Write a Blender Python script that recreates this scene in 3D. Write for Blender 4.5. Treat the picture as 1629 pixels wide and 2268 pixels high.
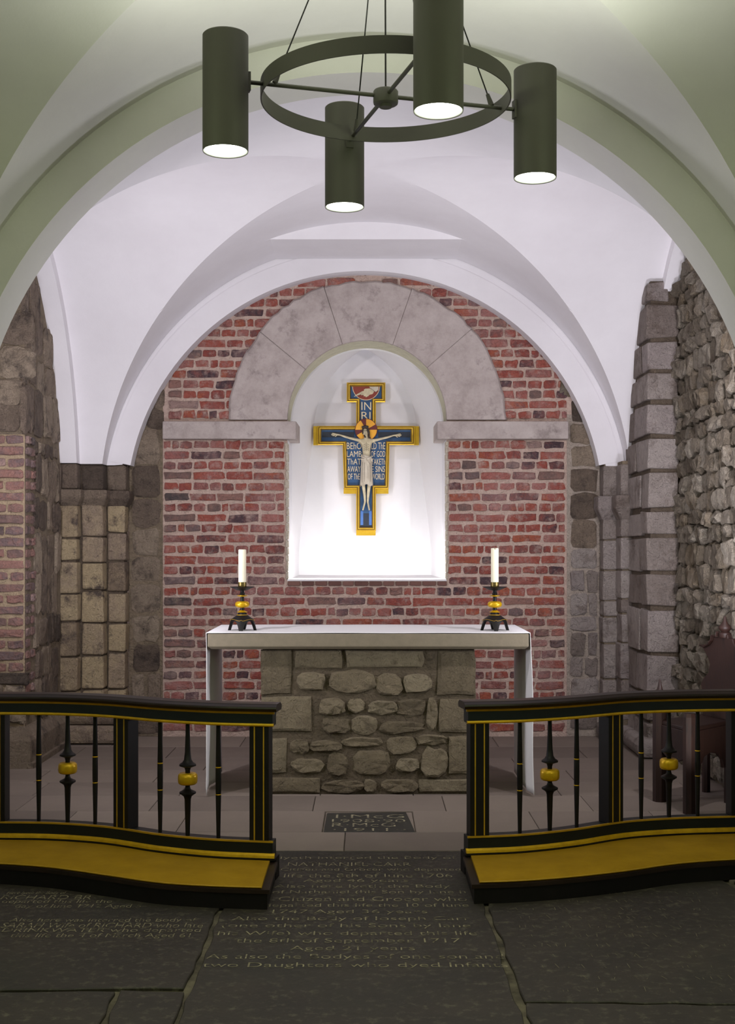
import bpy, bmesh, math, random
from mathutils import Vector, Matrix, noise as mnoise
random.seed(11)
R_ = random.Random(7)
pi = math.pi
C = bpy.context.scene.collection
for o in list(bpy.data.objects): bpy.data.objects.remove(o)

# ---------------------------------------------------------------- camera, world, lights
W, H = 1629, 2268
F, CX, HY, CH = 2790.0, 814.5, 1215.0, 1.40      # focal length in px, principal column, horizon row, eye height
cam_d = bpy.data.cameras.new('camera'); cam = bpy.data.objects.new('camera', cam_d); C.objects.link(cam)
cam.location = (0, 0, CH); cam.rotation_euler = (pi/2, 0, 0)
cam_d.sensor_fit = 'VERTICAL'; cam_d.sensor_height = 36.0; cam_d.lens = 36.0*F/H
cam_d.shift_y = (HY - H/2)/H
cam_d.clip_start = .05; cam_d.clip_end = 60
bpy.context.scene.camera = cam

def P(px, py, Y): return ((px-CX)*Y/F, Y, CH-(py-HY)*Y/F)
def PX(px, Y): return (px-CX)*Y/F
def PZ(py, Y): return CH-(py-HY)*Y/F
def PF(px, py, z=0.0):
    Y = (CH-z)*F/(py-HY); return ((px-CX)*Y/F, Y, z)

w = bpy.data.worlds.new('world'); bpy.context.scene.world = w; w.use_nodes = True
w.node_tree.nodes['Background'].inputs[0].default_value = (.5, .5, .55, 1)
w.node_tree.nodes['Background'].inputs[1].default_value = .05
vs = bpy.context.scene.view_settings
vs.view_transform = 'Standard'; vs.look = 'None'; vs.gamma = 1; vs.use_curve_mapping = False
vs.exposure = 0.0

def lamp(kind, loc, aim, power, col=(1, 1, 1), size=.1, size_y=None, angle=None, blend=.5, name='lamp'):
    d = bpy.data.lights.new(name, kind); d.energy = power; d.color = col
    if kind == 'AREA':
        d.size = size
        if size_y: d.shape = 'RECTANGLE'; d.size_y = size_y
        if angle: d.spread = math.radians(angle)
    elif kind == 'SPOT':
        d.shadow_soft_size = size; d.spot_size = math.radians(angle or 90); d.spot_blend = blend
    else: d.shadow_soft_size = size
    o = bpy.data.objects.new(name, d); C.objects.link(o); o.location = loc
    o.rotation_euler = (Vector(aim)-Vector(loc)).to_track_quat('-Z', 'Y').to_euler()
    return o
LILAC = (.91, .90, 1.0)
# chapel bay: two floods high behind the front arch, two uplighters by the piers
for s in (-1, 1):
    lamp('SPOT', (s*1.74, 5.95, 2.62), (s*-.15, 9.3, 1.25), 124, (1, .945, .99), .05, angle=135, blend=.6, name='flood_light')
    lamp('AREA', (s*1.86, 6.35, 1.0), (s*.1, 7.9, 3.6), 33, LILAC, .3, name='uplight')
lamp('SPOT', (1.72, 6.05, .35), (2.02, 8.2, 1.7), 22, (1, .97, .95), .03, angle=95, blend=.6, name='wall_uplight')
# niche: strip light along the sill, behind the lip, and the glow down the jambs
lamp('AREA', (-.004, 9.45, 1.20), (-.004, 10.1, 1.42), 6.5, (1, 1, .97), 1.1, .04, name='niche_strip_light')
# near bay: greenish uplighters out of view on the side walls
for s in (-1, 1):
    lamp('AREA', (s*1.95, 2.2, 2.1), (s*.2, 5.2, 3.2), 24, (.84, 1, .55), .5, name='nave_uplight')

# ---------------------------------------------------------------- materials
def lin(c): 
    c = c/255.0
    return c/12.92 if c <= .04045 else ((c+.055)/1.055)**2.4
def rgb(r, g, b): return (lin(r), lin(g), lin(b), 1)
def mat(name, cols, rough=.8, metal=0, nscale=6, detail=9, bump=0, bscale=30, bdist=.01, vary=False, spec=.5, emit=None, positions=None, stretch=None, blot=None, wash=None):
    """cols: list of colours for the ramp.  vary=True -> per object random offset moves along the ramp."""
    m = bpy.data.materials.new(name); m.use_nodes = True
    nt = m.node_tree; N = nt.nodes; L = nt.links
    b = N['Principled BSDF']
    b.inputs['Roughness'].default_value = rough; b.inputs['Metallic'].default_value = metal
    b.inputs['Specular IOR Level'].default_value = spec
    geo = N.new('ShaderNodeNewGeometry')
    vec = geo.outputs['Position']
    if stretch:
        mp = N.new('ShaderNodeMapping'); mp.inputs['Scale'].default_value = stretch
        L.new(vec, mp.inputs['Vector']); vec = mp.outputs[0]
    if len(cols) == 1:
        b.inputs['Base Color'].default_value = cols[0]
    else:
        n = N.new('ShaderNodeTexNoise'); n.inputs['Scale'].default_value = nscale; n.inputs['Detail'].default_value = detail
        n.inputs['Roughness'].default_value = .62 if not bump or bump < .6 else .74
        L.new(vec, n.inputs['Vector'])
        r = N.new('ShaderNodeValToRGB'); e = r.color_ramp.elements
        k = len(cols)
        while len(e) < k: e.new(.5)
        for i, c in enumerate(cols):
            e[i].position = positions[i] if positions else (i/(k-1) if vary else .3+.4*i/(k-1)); e[i].color = c
        fac = n.outputs['Fac']
        if vary:
            oi = N.new('ShaderNodeObjectInfo'); at = N.new('ShaderNodeAttribute'); at.attribute_name = 'rnd'
            ad = N.new('ShaderNodeMath'); ad.operation = 'ADD'; L.new(oi.outputs['Random'], ad.inputs[0]); L.new(at.outputs['Fac'], ad.inputs[1])
            fr = N.new('ShaderNodeMath'); fr.operation = 'FRACT'; L.new(ad.outputs[0], fr.inputs[0])
            ms = N.new('ShaderNodeMath'); ms.operation = 'MULTIPLY_ADD'; L.new(fac, ms.inputs[0]); ms.inputs[1].default_value = .9; ms.inputs[2].default_value = -.45
            a2 = N.new('ShaderNodeMath'); a2.operation = 'ADD'; a2.use_clamp = True
            L.new(fr.outputs[0], a2.inputs[0]); L.new(ms.outputs[0], a2.inputs[1]); fac = a2.outputs[0]
        L.new(fac, r.inputs['Fac'])
        out = r.outputs['Color']
        if blot:
            # blot = (colour, scale, lo, hi)  stains and limewash with a shape of their own
            n3 = N.new('ShaderNodeTexNoise'); n3.inputs['Scale'].default_value = blot[1]; n3.inputs['Detail'].default_value = 8; n3.inputs['Roughness'].default_value = .7
            L.new(vec, n3.inputs['Vector'])
            mr = N.new('ShaderNodeMapRange'); mr.inputs['From Min'].default_value = blot[2]; mr.inputs['From Max'].default_value = blot[3]
            L.new(n3.outputs['Fac'], mr.inputs['Value'])
            mx = N.new('ShaderNodeMix'); mx.data_type = 'RGBA'
            L.new(mr.outputs[0], mx.inputs['Factor']); L.new(out, mx.inputs['A']); mx.inputs['B'].default_value = blot[0]
            out = mx.outputs['Result']
        if wash:
            # broad patches of limewash or staining: (colour, scale, lo, hi, strength)
            n4 = N.new('ShaderNodeTexNoise'); n4.inputs['Scale'].default_value = wash[1]; n4.inputs['Detail'].default_value = 5; n4.inputs['Roughness'].default_value = .6
            L.new(geo.outputs['Position'], n4.inputs['Vector'])
            m4 = N.new('ShaderNodeMapRange'); m4.inputs['From Min'].default_value = wash[2]; m4.inputs['From Max'].default_value = wash[3]; m4.inputs['To Max'].default_value = wash[4]
            L.new(n4.outputs['Fac'], m4.inputs['Value'])
            x4 = N.new('ShaderNodeMix'); x4.data_type = 'RGBA'
            L.new(m4.outputs[0], x4.inputs['Factor']); L.new(out, x4.inputs['A']); x4.inputs['B'].default_value = wash[0]
            out = x4.outputs['Result']
        L.new(out, b.inputs['Base Color'])
    if bump:
        n2 = N.new('ShaderNodeTexNoise'); n2.inputs['Scale'].default_value = bscale; n2.inputs['Detail'].default_value = 10; n2.inputs['Roughness'].default_value = .7
        L.new(vec, n2.inputs['Vector'])
        bp = N.new('ShaderNodeBump'); bp.inputs['Strength'].default_value = bump; bp.inputs['Distance'].default_value = bdist
        L.new(n2.outputs['Fac'], bp.inputs['Height']); L.new(bp.outputs['Normal'], b.inputs['Normal'])
        if bump >= .9:      # broken, chipped relief on top of the grain
            n5 = N.new('ShaderNodeTexNoise'); n5.inputs['Scale'].default_value = bscale*.42; n5.inputs['Detail'].default_value = 5
            n5.inputs['Distortion'].default_value = 1.4
            L.new(vec, n5.inputs['Vector'])
            b5 = N.new('ShaderNodeBump'); b5.inputs['Strength'].default_value = .9; b5.inputs['Distance'].default_value = bdist*1.8
            L.new(n5.outputs['Fac'], b5.inputs['Height']); L.new(b5.outputs['Normal'], bp.inputs['Normal'])
    if emit:
        b.inputs['Emission Color'].default_value = emit[0]; b.inputs['Emission Strength'].default_value = emit[1]
    return m

M = {}
M['plaster'] = mat('lime_plaster', [rgb(212, 208, 212), rgb(224, 221, 225)], .85, nscale=1.2, bump=.25, bscale=18, bdist=.006)
M['plaster2'] = mat('arch_plaster', [rgb(196, 194, 188), rgb(206, 204, 198)], .85, nscale=1.5, bump=.25, bscale=18, bdist=.006)
M['niche'] = mat('niche_paint', [rgb(212, 209, 213), rgb(220, 218, 221)], .8, nscale=2, bump=.3, bscale=6, bdist=.006)
M['brick'] = mat('old_brick', [rgb(82, 62, 68), rgb(126, 80, 76), rgb(152, 76, 66), rgb(166, 88, 74), rgb(166, 110, 102), rgb(134, 84, 80), rgb(172, 92, 66), rgb(154, 80, 72)], .9, nscale=16, vary=True, bump=1, bscale=75, bdist=.014, blot=(rgb(186, 160, 150), 13, .5, .72), wash=(rgb(192, 152, 148), 1.9, .48, .66, .42))
M['brick_dark'] = mat('purple_brick', [rgb(80, 70, 70), rgb(122, 96, 90), rgb(148, 108, 98), rgb(110, 92, 92), rgb(160, 132, 124)], .9, nscale=20, vary=True, bump=.9, bscale=70, bdist=.012, blot=(rgb(160, 142, 126), 9, .58, .8))
M['mortar'] = mat('mortar', [rgb(194, 167, 154), rgb(212, 187, 174)], .95, nscale=12, bump=1, bscale=60, bdist=.015)
M['mortar_d'] = mat('mortar_grey', [rgb(112, 100, 84), rgb(150, 132, 110)], .95, nscale=10, bump=1, bscale=50, bdist=.02)
M['mortar_b'] = mat('brown_mortar_groove_shade', [rgb(96, 82, 68), rgb(124, 108, 92)], .95, nscale=12, bump=1, bscale=50, bdist=.03)  # pier joints, and the shade painted into the left respond grooves
M['mortar_p'] = mat('pale_mortar', [rgb(184, 168, 154), rgb(206, 190, 178)], .95, nscale=10, bump=1, bscale=50, bdist=.03)
M['mortar_t'] = mat('tan_mortar', [rgb(168, 146, 120), rgb(188, 166, 138)], .95, nscale=10, bump=1, bscale=50, bdist=.02)
M['ashlar'] = mat('grey_ashlar', [rgb(142, 128, 120), rgb(166, 153, 146), rgb(186, 174, 168), rgb(170, 157, 153)], .9, nscale=7, bump=1, bscale=26, bdist=.05, vary=True, blot=(rgb(110, 94, 84), 5, .52, .72))
M['rubble'] = mat('rubble_stone', [rgb(108, 96, 80), rgb(140, 128, 112), rgb(160, 150, 136), rgb(132, 116, 94)], .9, nscale=9, vary=True, bump=1, bscale=26, bdist=.06, blot=(rgb(92, 76, 58), 6, .55, .72))
M['tawny'] = mat('respond_stone', [rgb(138, 120, 104), rgb(182, 160, 132), rgb(212, 190, 152), rgb(196, 174, 146), rgb(164, 144, 128)], .9, nscale=9, vary=True, bump=1, bscale=30, bdist=.05, blot=(rgb(104, 90, 82), 6, .54, .66))
M['brown'] = mat('brown_stone', [rgb(98, 84, 73), rgb(128, 111, 97), rgb(154, 136, 118), rgb(176, 158, 138)], .9, nscale=9, vary=True, bump=1, bscale=30, bdist=.05, blot=(rgb(60, 50, 46), 6, .52, .7))
M['voussoir'] = mat('dressed_limestone', [rgb(146, 134, 130), rgb(172, 160, 156), rgb(186, 175, 171)], .9, nscale=5, bump=.7, bscale=40, bdist=.012, blot=(rgb(116, 104, 102), 7, .56, .74))
M['palest'] = mat('altar_stone', [rgb(116, 103, 80), rgb(140, 126, 100), rgb(156, 143, 116)], .9, nscale=10, vary=True, bump=1, bscale=30, bdist=.04, blot=(rgb(112, 98, 76), 7, .55, .72))
M['altar_mortar'] = mat('altar_mortar', [rgb(94, 82, 64), rgb(114, 100, 80)], .95, nscale=14, bump=1, bscale=60, bdist=.02)
M['mensa'] = mat('mensa_stone', [rgb(120, 110, 92), rgb(130, 119, 100)], .8, nscale=30, bump=.15, bscale=80)
M['linen'] = mat('white_linen', [rgb(226, 224, 226)], .9, bump=.1, bscale=60, bdist=.003, spec=.2)
M['paving'] = mat('paving_stone', [rgb(106, 95, 87), rgb(118, 106, 97), rgb(125, 113, 103)], .75, nscale=4, vary=True, bump=.3, bscale=30, bdist=.006)
M['joint'] = mat('floor_joint', [rgb(50, 44, 36), rgb(120, 112, 92)], .95, nscale=9, bump=.5, bscale=60)
M['slate'] = mat('ledger_stone', [rgb(36, 31, 24), rgb(45, 39, 31), rgb(54, 47, 38)], .62, nscale=3, bump=.35, bscale=24, bdist=.006, blot=(rgb(100, 95, 78), 26, .53, .74), wash=(rgb(40, 38, 30), 1.6, .48, .62, .6))
M['dark_slate'] = mat('plaque_slate', [rgb(44, 43, 40), rgb(56, 54, 50)], .5, nscale=8, bump=.2, bscale=40)
M['letters'] = mat('worn_letter_cut', [rgb(146, 138, 112), rgb(56, 50, 40)], .9, nscale=24, positions=[.44, .66])
M['ebony'] = mat('ebonised_wood', [rgb(12, 9, 10), rgb(20, 15, 15)], .5, spec=.3, nscale=6, bump=.1, bscale=60, bdist=.002)
M['rail_green'] = mat('rail_blue_black', [rgb(13, 19, 20), rgb(18, 25, 26)], .45, spec=.35, nscale=6)
M['rail_wood'] = mat('rail_cap_wood', [rgb(28, 19, 15), rgb(44, 30, 22)], .4, spec=.35, nscale=8, stretch=(1, 6, 6))
M['gilt'] = mat('gold_paint', [rgb(196, 152, 8), rgb(222, 176, 20)], .36, metal=.45, nscale=20, bump=.1, bscale=60, bdist=.002)
M['gold_line'] = mat('dull_gold_paint', [rgb(168, 128, 16), rgb(192, 150, 26)], .45, metal=.2, nscale=20)
M['velvet'] = mat('gold_velvet', [rgb(150, 114, 4), rgb(168, 130, 14)], .85, nscale=8, bump=.2, bscale=90, bdist=.003, spec=.2)
M['bronze'] = mat('brass_cup', [rgb(98, 84, 44), rgb(120, 104, 60)], .4, metal=.8, nscale=30)
M['wax'] = mat('candle_wax', [rgb(240, 234, 210)], .5); 
M['wax'].node_tree.nodes['Principled BSDF'].inputs['Subsurface Weight'].default_value = .15
M['wick'] = mat('wick', [rgb(40, 34, 30)], .9)
M['lamp_green'] = mat('lamp_dark_green', [rgb(72, 69, 65)], .6, spec=.4)
M['lens'] = mat('lit_lens', [rgb(255, 255, 250)], .5, emit=((1, 1, .93, 1), 14))
M['lens_rim'] = mat('lens_rim', [rgb(210, 215, 205)], .4)
M['oak'] = mat('dark_mahogany', [rgb(24, 14, 12), rgb(40, 23, 18), rgb(32, 18, 15)], .5, spec=.3, nscale=6, stretch=(8, 8, 1), bump=.1, bscale=30)
M['frame_gold'] = mat('gilt_frame', [rgb(206, 162, 40), rgb(228, 188, 66)], .32, metal=.7, nscale=14)
M['panel_blue'] = mat('painted_blue', [rgb(22, 54, 88), rgb(36, 78, 122)], .6, nscale=14)
M['panel_dark'] = mat('painted_dark_blue', [rgb(16, 24, 36), rgb(24, 34, 50)], .6, nscale=14)
M['panel_light'] = mat('painted_light_blue', [rgb(52, 92, 160), rgb(70, 110, 176)], .6, nscale=14)
M['cream'] = mat('painted_cream', [rgb(226, 206, 168)], .6)
M['red'] = mat('painted_red', [rgb(136, 52, 34), rgb(120, 40, 28)], .6, nscale=20)
M['maroon'] = mat('painted_maroon', [rgb(96, 30, 26)], .6)
M['amber'] = mat('painted_amber', [rgb(232, 168, 36), rgb(214, 148, 30)], .5, nscale=16)
M['flesh'] = mat('painted_flesh', [rgb(168, 154, 128), rgb(204, 192, 160)], .6, nscale=26)
M['robe'] = mat('painted_robe', [rgb(176, 164, 148), rgb(198, 188, 172)], .7, nscale=20)
M['hair'] = mat('painted_hair', [rgb(52, 42, 36)], .7)
M['line'] = mat('painted_outline', [rgb(70, 58, 46)], .7)
M['sill_brick'] = mat('sill_brick', [rgb(92, 62, 56), rgb(116, 82, 74)], .9, nscale=20, vary=True, bump=.6, bscale=60)

# ---------------------------------------------------------------- helpers
def mesh(name, vs_, fs, mats, smooth=False, fm=None):
    me = bpy.data.meshes.new(name); me.from_pydata([tuple(v) for v in vs_], [], fs)
    for m in (mats if isinstance(mats, (list, tuple)) else [mats]): me.materials.append(m)
    if fm: me.polygons.foreach_set('material_index', fm)
    if smooth: me.polygons.foreach_set('use_smooth', [True]*len(me.polygons))
    me.update(); return me
def obj(name, me, parent=None, loc=None, rz=0):
    o = bpy.data.objects.new(name, me); C.objects.link(o)
    if parent: o.parent = parent
    if loc is not None: o.location = loc
    if rz: o.rotation_euler[2] = rz
    return o
def mk(name, vs_, fs, m, parent=None, smooth=False, fm=None): return obj(name, mesh(name, vs_, fs, m, smooth, fm), parent)
def empty(name, loc=(0, 0, 0), parent=None, rz=0):
    o = bpy.data.objects.new(name, None); C.objects.link(o); o.location = loc; o.empty_display_size = .1
    o.rotation_euler[2] = rz
    if parent: o.parent = parent
    return o
def tag(o, label=None, cat=None, group=None, kind=None):
    if label: o['label'] = label
    if cat: o['category'] = cat
    if group: o['group'] = group
    if kind: o['kind'] = kind
    return o
def fixn(me):
    b = bmesh.new(); b.from_mesh(me); bmesh.ops.recalc_face_normals(b, faces=b.faces); b.to_mesh(me); b.free(); return me
class MB:
    def __init__(s): s.v = []; s.f = []; s.m = []
    def add(s, vs_, fs, mi=0):
        k = len(s.v); s.v += [tuple(v) for v in vs_]; s.f += [tuple(i+k for i in f) for f in fs]; s.m += [mi]*len(fs)
    def box(s, x0, x1, y0, y1, z0, z1, mi=0, j=0, rnd=R_):
        vs_ = [(x, y, z) for z in (z0, z1) for y in (y0, y1) for x in (x0, x1)]
        if j: vs_ = [(a+rnd.uniform(-j, j), b+rnd.uniform(-j, j), c+rnd.uniform(-j, j)) for a, b, c in vs_]
        s.add(vs_, [(0, 2, 3, 1), (4, 5, 7, 6), (0, 1, 5, 4), (2, 6, 7, 3), (0, 4, 6, 2), (1, 3, 7, 5)], mi)
    def lathe(s, prof, cx=0, cy=0, seg=24, mi=0, cap=True):
        vs_ = []; n = len(prof)
        for r, z in prof:
            for k in range(seg):
                a = 2*pi*k/seg; vs_.append((cx+r*math.cos(a), cy+r*math.sin(a), z))
        fs = []
        for i in range(n-1):
            for k in range(seg):
                a = i*seg+k; b = i*seg+(k+1) % seg; fs.append((a, b, b+seg, a+seg))
        if cap: fs.append(tuple(range(seg))[::-1]); fs.append(tuple((n-1)*seg+k for k in range(seg)))
        s.add(vs_, fs, mi)
    def tube(s, p0, p1, r0, r1=None, seg=12, mi=0):
        r1 = r0 if r1 is None else r1
        p0 = Vector(p0); p1 = Vector(p1); d = (p1-p0).normalized()
        u = d.orthogonal().normalized(); v = d.cross(u)
        vs_ = [p+u*math.cos(2*pi*k/seg)*r+v*math.sin(2*pi*k/seg)*r for p, r in ((p0, r0), (p1, r1)) for k in range(seg)]
        fs = [(k, (k+1) % seg, seg+(k+1) % seg, seg+k) for k in range(seg)]+[tuple(range(seg))[::-1], tuple(range(seg, 2*seg))]
        s.add(vs_, fs, mi)
    def sweep(s, path, prof, mi=0, closed_prof=True, caps=True):
        """path: list of (point, side vector, up vector); prof: list of (side, up)"""
        n = len(prof); vs_ = []
        for p, sd, up in path:
            for a, b in prof: vs_.append(Vector(p)+Vector(sd)*a+Vector(up)*b)
        fs = []
        for i in range(len(path)-1):
            for k in range(n if closed_prof else n-1):
                a = i*n+k; b = i*n+(k+1) % n; fs.append((a, b, b+n, a+n))
        if caps and closed_prof: fs.append(tuple(range(n))[::-1]); fs.append(tuple((len(path)-1)*n+k for k in range(n)))
        s.add(vs_, fs, mi)
    def prism(s, poly, y0, y1, mi=0):
        """poly in (x,z), extruded along y"""
        n = len(poly); vs_ = [(x, y0, z) for x, z in poly]+[(x, y1, z) for x, z in poly]
        s.add(vs_, [tuple(range(n)), tuple(range(n, 2*n))[::-1]]+[(k, k+n, (k+1) % n+n, (k+1) % n) for k in range(n)], mi)
    def build(s, name, m, parent=None, smooth=False, bevel=0, angle=None, fix=True, segs=2):
        me = mesh(name, s.v, s.f, m, smooth, s.m)
        if fix: fixn(me)
        o = obj(name, me, parent)
        if bevel:
            b = o.modifiers.new('bevel', 'BEVEL'); b.width = bevel; b.segments = segs; b.limit_method = 'ANGLE'; b.angle_limit = math.radians(35)
        if smooth and angle:
            me.polygons.foreach_set('use_smooth', [True]*len(me.polygons))
            me.set_sharp_from_angle(angle=math.radians(angle))
        return o

# pieces laid in a wall: local u -> x, v -> z, outwards -> -y
def outline_box(wd, ht, rnd, j):
    a, b = wd/2, ht/2; c = min(a, b)*.28
    pts = [(-a+c, -b), (0, -b), (a-c, -b), (a, -b+c), (a, b-c), (a-c, b), (0, b), (-a+c, b), (-a, b-c), (-a, -b+c)]
    return [(x+rnd.uniform(-j, j), y+rnd.uniform(-j, j)) for x, y in pts]
def outline_blob(wd, ht, rnd, j, seg=11, p=3.2):
    pts = []; t0 = rnd.uniform(0, 1)
    for k in range(seg):
        t = 2*pi*(k+rnd.uniform(-.18, .18)+t0)/seg; c, s_ = math.cos(t), math.sin(t)
        r = (abs(c)**p+abs(s_)**p)**(-1/p)*(1+rnd.uniform(-j, j))
        pts.append((wd/2*r*c, ht/2*r*s_))
    return pts
def pillow(name, pts, d, m, rnd, rj=.1, back=.012, smooth=False, tilt=.25):
    n = len(pts); vs_ = []; fs = []
    tx, tz = rnd.uniform(-tilt, tilt)*d, rnd.uniform(-tilt, tilt)*d
    wx = max(abs(p[0]) for p in pts); wz = max(abs(p[1]) for p in pts)
    rings = ((1.0, -back, 0), (.97, .6*d, rj), (.80, d, rj))
    for sc, dep, jj in rings:
        for x, z in pts:
            dd = dep+(rnd.uniform(-jj, jj)*d if jj else 0)+((tx*x/wx+tz*z/wz) if jj else 0)
            s2 = sc*(1+(rnd.uniform(-jj, jj)*.25 if jj else 0)); vs_.append((x*s2, -dd, z*s2))
    for r in range(len(rings)-1):
        for k in range(n):
            a = r*n+k; b = r*n+(k+1) % n; fs.append((a, b, b+n, a+n))
    vs_.append((rnd.uniform(-.2, .2)*wx, -d*(1+rnd.uniform(-rj, rj)), rnd.uniform(-.2, .2)*wz)); c = len(vs_)-1; o = (len(rings)-1)*n
    for k in range(n): fs.append((o+k, o+(k+1) % n, c))
    me = mesh(name, vs_, fs, m, smooth); return me
def joined(name, items, m, parent, kind='stuff', label=None):
    """items: list of (mesh, matrix). one mesh with a per-piece random attribute"""
    b = MB(); rr = []
    for me, mx in items:
        vs_ = [mx @ v.co for v in me.vertices]; b.add(vs_, [tuple(p.vertices) for p in me.polygons]); rr += [R_.random()]*len(vs_)
    me = mesh(name, b.v, b.f, m)
    at = me.attributes.new('rnd', 'FLOAT', 'POINT'); at.data.foreach_set('value', rr)
    o = obj(name, me, parent)
    if kind: o['kind'] = kind
    return o

def text_mesh(s, x0, x1, z0, z1, thin=0, depth=0, condense=None):
    """returns verts (x,z) fitted to a box, plus faces"""
    cu = bpy.data.curves.new('t', 'FONT'); cu.body = s; cu.size = 1; cu.offset = thin; cu.extrude = depth; cu.resolution_u = 3
    o = bpy.data.objects.new('t', cu); C.objects.link(o)
    dg = bpy.context.evaluated_depsgraph_get(); me = bpy.data.meshes.new_from_object(o.evaluated_get(dg))
    bpy.data.objects.remove(o); bpy.data.curves.remove(cu)
    xs = [v.co.x for v in me.vertices]; ys = [v.co.y for v in me.vertices]
    ax, bx, ay, by = min(xs), max(xs), min(ys), max(ys)
    V = [(x0+(v.co.x-ax)/(bx-ax)*(x1-x0), z0+(v.co.y-ay)/(by-ay)*(z1-z0), v.co.z) for v in me.vertices]
    Fs = [tuple(p.vertices) for p in me.polygons]; bpy.data.meshes.remove(me)
    return V, Fs

YW = 9.40          # brick east wall
YA = 9.25          # face of the wall arch
XL, XR = -2.20, 2.10

# ================================================================ SETTING
# ---- ceiling: groin vault of the chapel bay (heights follow two crossing barrels)
def groin(name, xc, yc, RA, z0, LB, HB, xl, xr, y0, y1, zmin, N=72, flat=None, mt=None):
    th = [-pi/2+pi*i/N for i in range(N+1)]
    xs = sorted(set([xl, xr]+[round(xc+RA*math.sin(t), 5) for t in th if xl < xc+RA*math.sin(t) < xr]))
    ys = sorted(set([y0, y1]+[round(yc+LB*math.sin(t), 5) for t in th if y0 < yc+LB*math.sin(t) < y1]))
    if flat:
        ys = sorted(set(ys+[flat[0]-.0005, flat[0]+.0005]))
    def zf(x, y):
        a = z0+math.sqrt(max(0, RA*RA-(x-xc)**2)) if abs(x-xc) < RA else -9
        q = 1-((y-yc)/LB)**2
        b = z0+HB*math.sqrt(q) if q > 0 else -9
        if flat and y > flat[0]: a = min(a, flat[1]) if abs(x-xc) < RA else a
        if flat and y > flat[0] and b < flat[1] and False: pass
        return max(a, b, zmin)
    vs_ = []; fs = []; nx = len(xs)
    for y in ys:
        for x in xs: vs_.append((x, y, zf(x, y)))
    for j in range(len(ys)-1):
        for i in range(nx-1):
            a, b, c, d = j*nx+i, j*nx+i+1, (j+1)*nx+i+1, (j+1)*nx+i
            # split quads along the groin direction
            if (xs[i]+xs[i+1]-2*xc)*(ys[j]+ys[j+1]-2*yc) > 0: fs += [(a, c, b), (a, d, c)]
            else: fs += [(a, d, b), (b, d, c)]
    me = mesh(name, vs_, fs, mt or M['plaster'], True); me.set_sharp_from_angle(angle=math.radians(14))
    return obj(name, me)
ZS = 2.012
ceil1 = groin('ceiling', -.01, 7.43, 1.93, 1.716, 1.69, 1.93, -2.08, 1.99, 5.65, YA, ZS, N=144, flat=(8.667, 3.528))
tag(ceil1, kind='structure')
# side arches (soffit strips) that the vault springs from, left and right
def side_soffit(xa, xb):
    n = 48; b = MB(); prof = []
    for i in range(n+1):
        t = pi*i/n; prof.append((7.43-1.59*math.cos(t), max(ZS, 1.716+1.86*math.sin(t)), 7.43-1.695*math.cos(t), max(ZS, 1.716+1.935*math.sin(t))))
    vs_ = []; fs = []
    for y, z, y2, z2 in prof: vs_ += [(xa, y, z), (xb, y, z), (xa, y2, z2)]
    for i in range(n):
        a = i*3; fs += [(a, a+1, a+4, a+3), (a, a+3, a+5, a+2)]
    b.add(vs_, fs)
    return b
s1 = side_soffit(-2.08, XL-.03).build('side_arch', M['plaster'], ceil1, True, angle=40, fix=False)
s2 = side_soffit(1.99, XR+.03).build('side_arch', M['plaster'], ceil1, True, angle=40, fix=False)
ceil2 = groin('ceiling', 0, 3.92, 1.904, 1.681, 1.465, 1.904, -2.2, 2.2, 2.455, 5.385, 1.75, mt=M['plaster2'])
tag(ceil2, kind='structure')
ceil3 = groin('ceiling', 0, .99, 1.904, 1.681, 1.465, 1.904, -2.2, 2.2, -.475, 2.455, 1.75, N=30, mt=M['plaster2'])
tag(ceil3, kind='structure')

# ---- trim_1: the plastered transverse arch between the bays, trim_2: wall arch round the brick wall
def arch_ring(name, xc, zc, r, y0, y1, top, m, spring=None, n=72, legx=None, legz=0.0):
    """arch block: soffit radius r, faces at y0 and y1, filled up to `top` radius"""
    vs_ = []; fs = []
    t0 = math.asin(max(-1, min(1, ((spring or zc)-zc)/r)))
    A = [pi-t0-(pi-2*t0)*i/n for i in range(n+1)]
    for a in A:
        ci, si = math.cos(a), math.sin(a)
        xi, zi = xc+r*ci, zc+r*si
        k = max(abs(ci)/1.0, 1e-9)
        xo, zo = xc+(r+top)*ci, zc+(r+top)*si
        vs_ += [(xi, y0, zi), (xo, y0, zo), (xi, y1, zi), (xo, y1, zo)]
    for i in range(n):
        a = 4*i; fs += [(a, a+1, a+5, a+4), (a+2, a+6, a+7, a+3), (a, a+4, a+6, a+2), (a+1, a+3, a+7, a+5)]
    fs += [(0, 2, 3, 1), (4*n, 4*n+1, 4*n+3, 4*n+2)]
    me = fixn(mesh(name, vs_, fs, m, True)); me.set_sharp_from_angle(angle=math.radians(30))
    return obj(name, me)
tr1 = arch_ring('trim_1', 0, 1.670, 1.766, 5.385, 5.65, .55, M['plaster2']); tag(tr1, kind='structure')
for s in (-1, 1):
    b = MB(); b.box(min(s*1.80, s*2.35), max(s*1.80, s*2.35), 5.385, 5.65, 0, 1.68); b.build('arch_pier', M['plaster2'], tr1, bevel=.01)
xac = PX(808.5, YA); Rw = 1.752; zac = PZ(600, YA)-Rw
tr2 = arch_ring('trim_2', xac, zac, Rw, YA, YW+.02, .155, M['plaster'], spring=ZS); tag(tr2, kind='structure')
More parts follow.
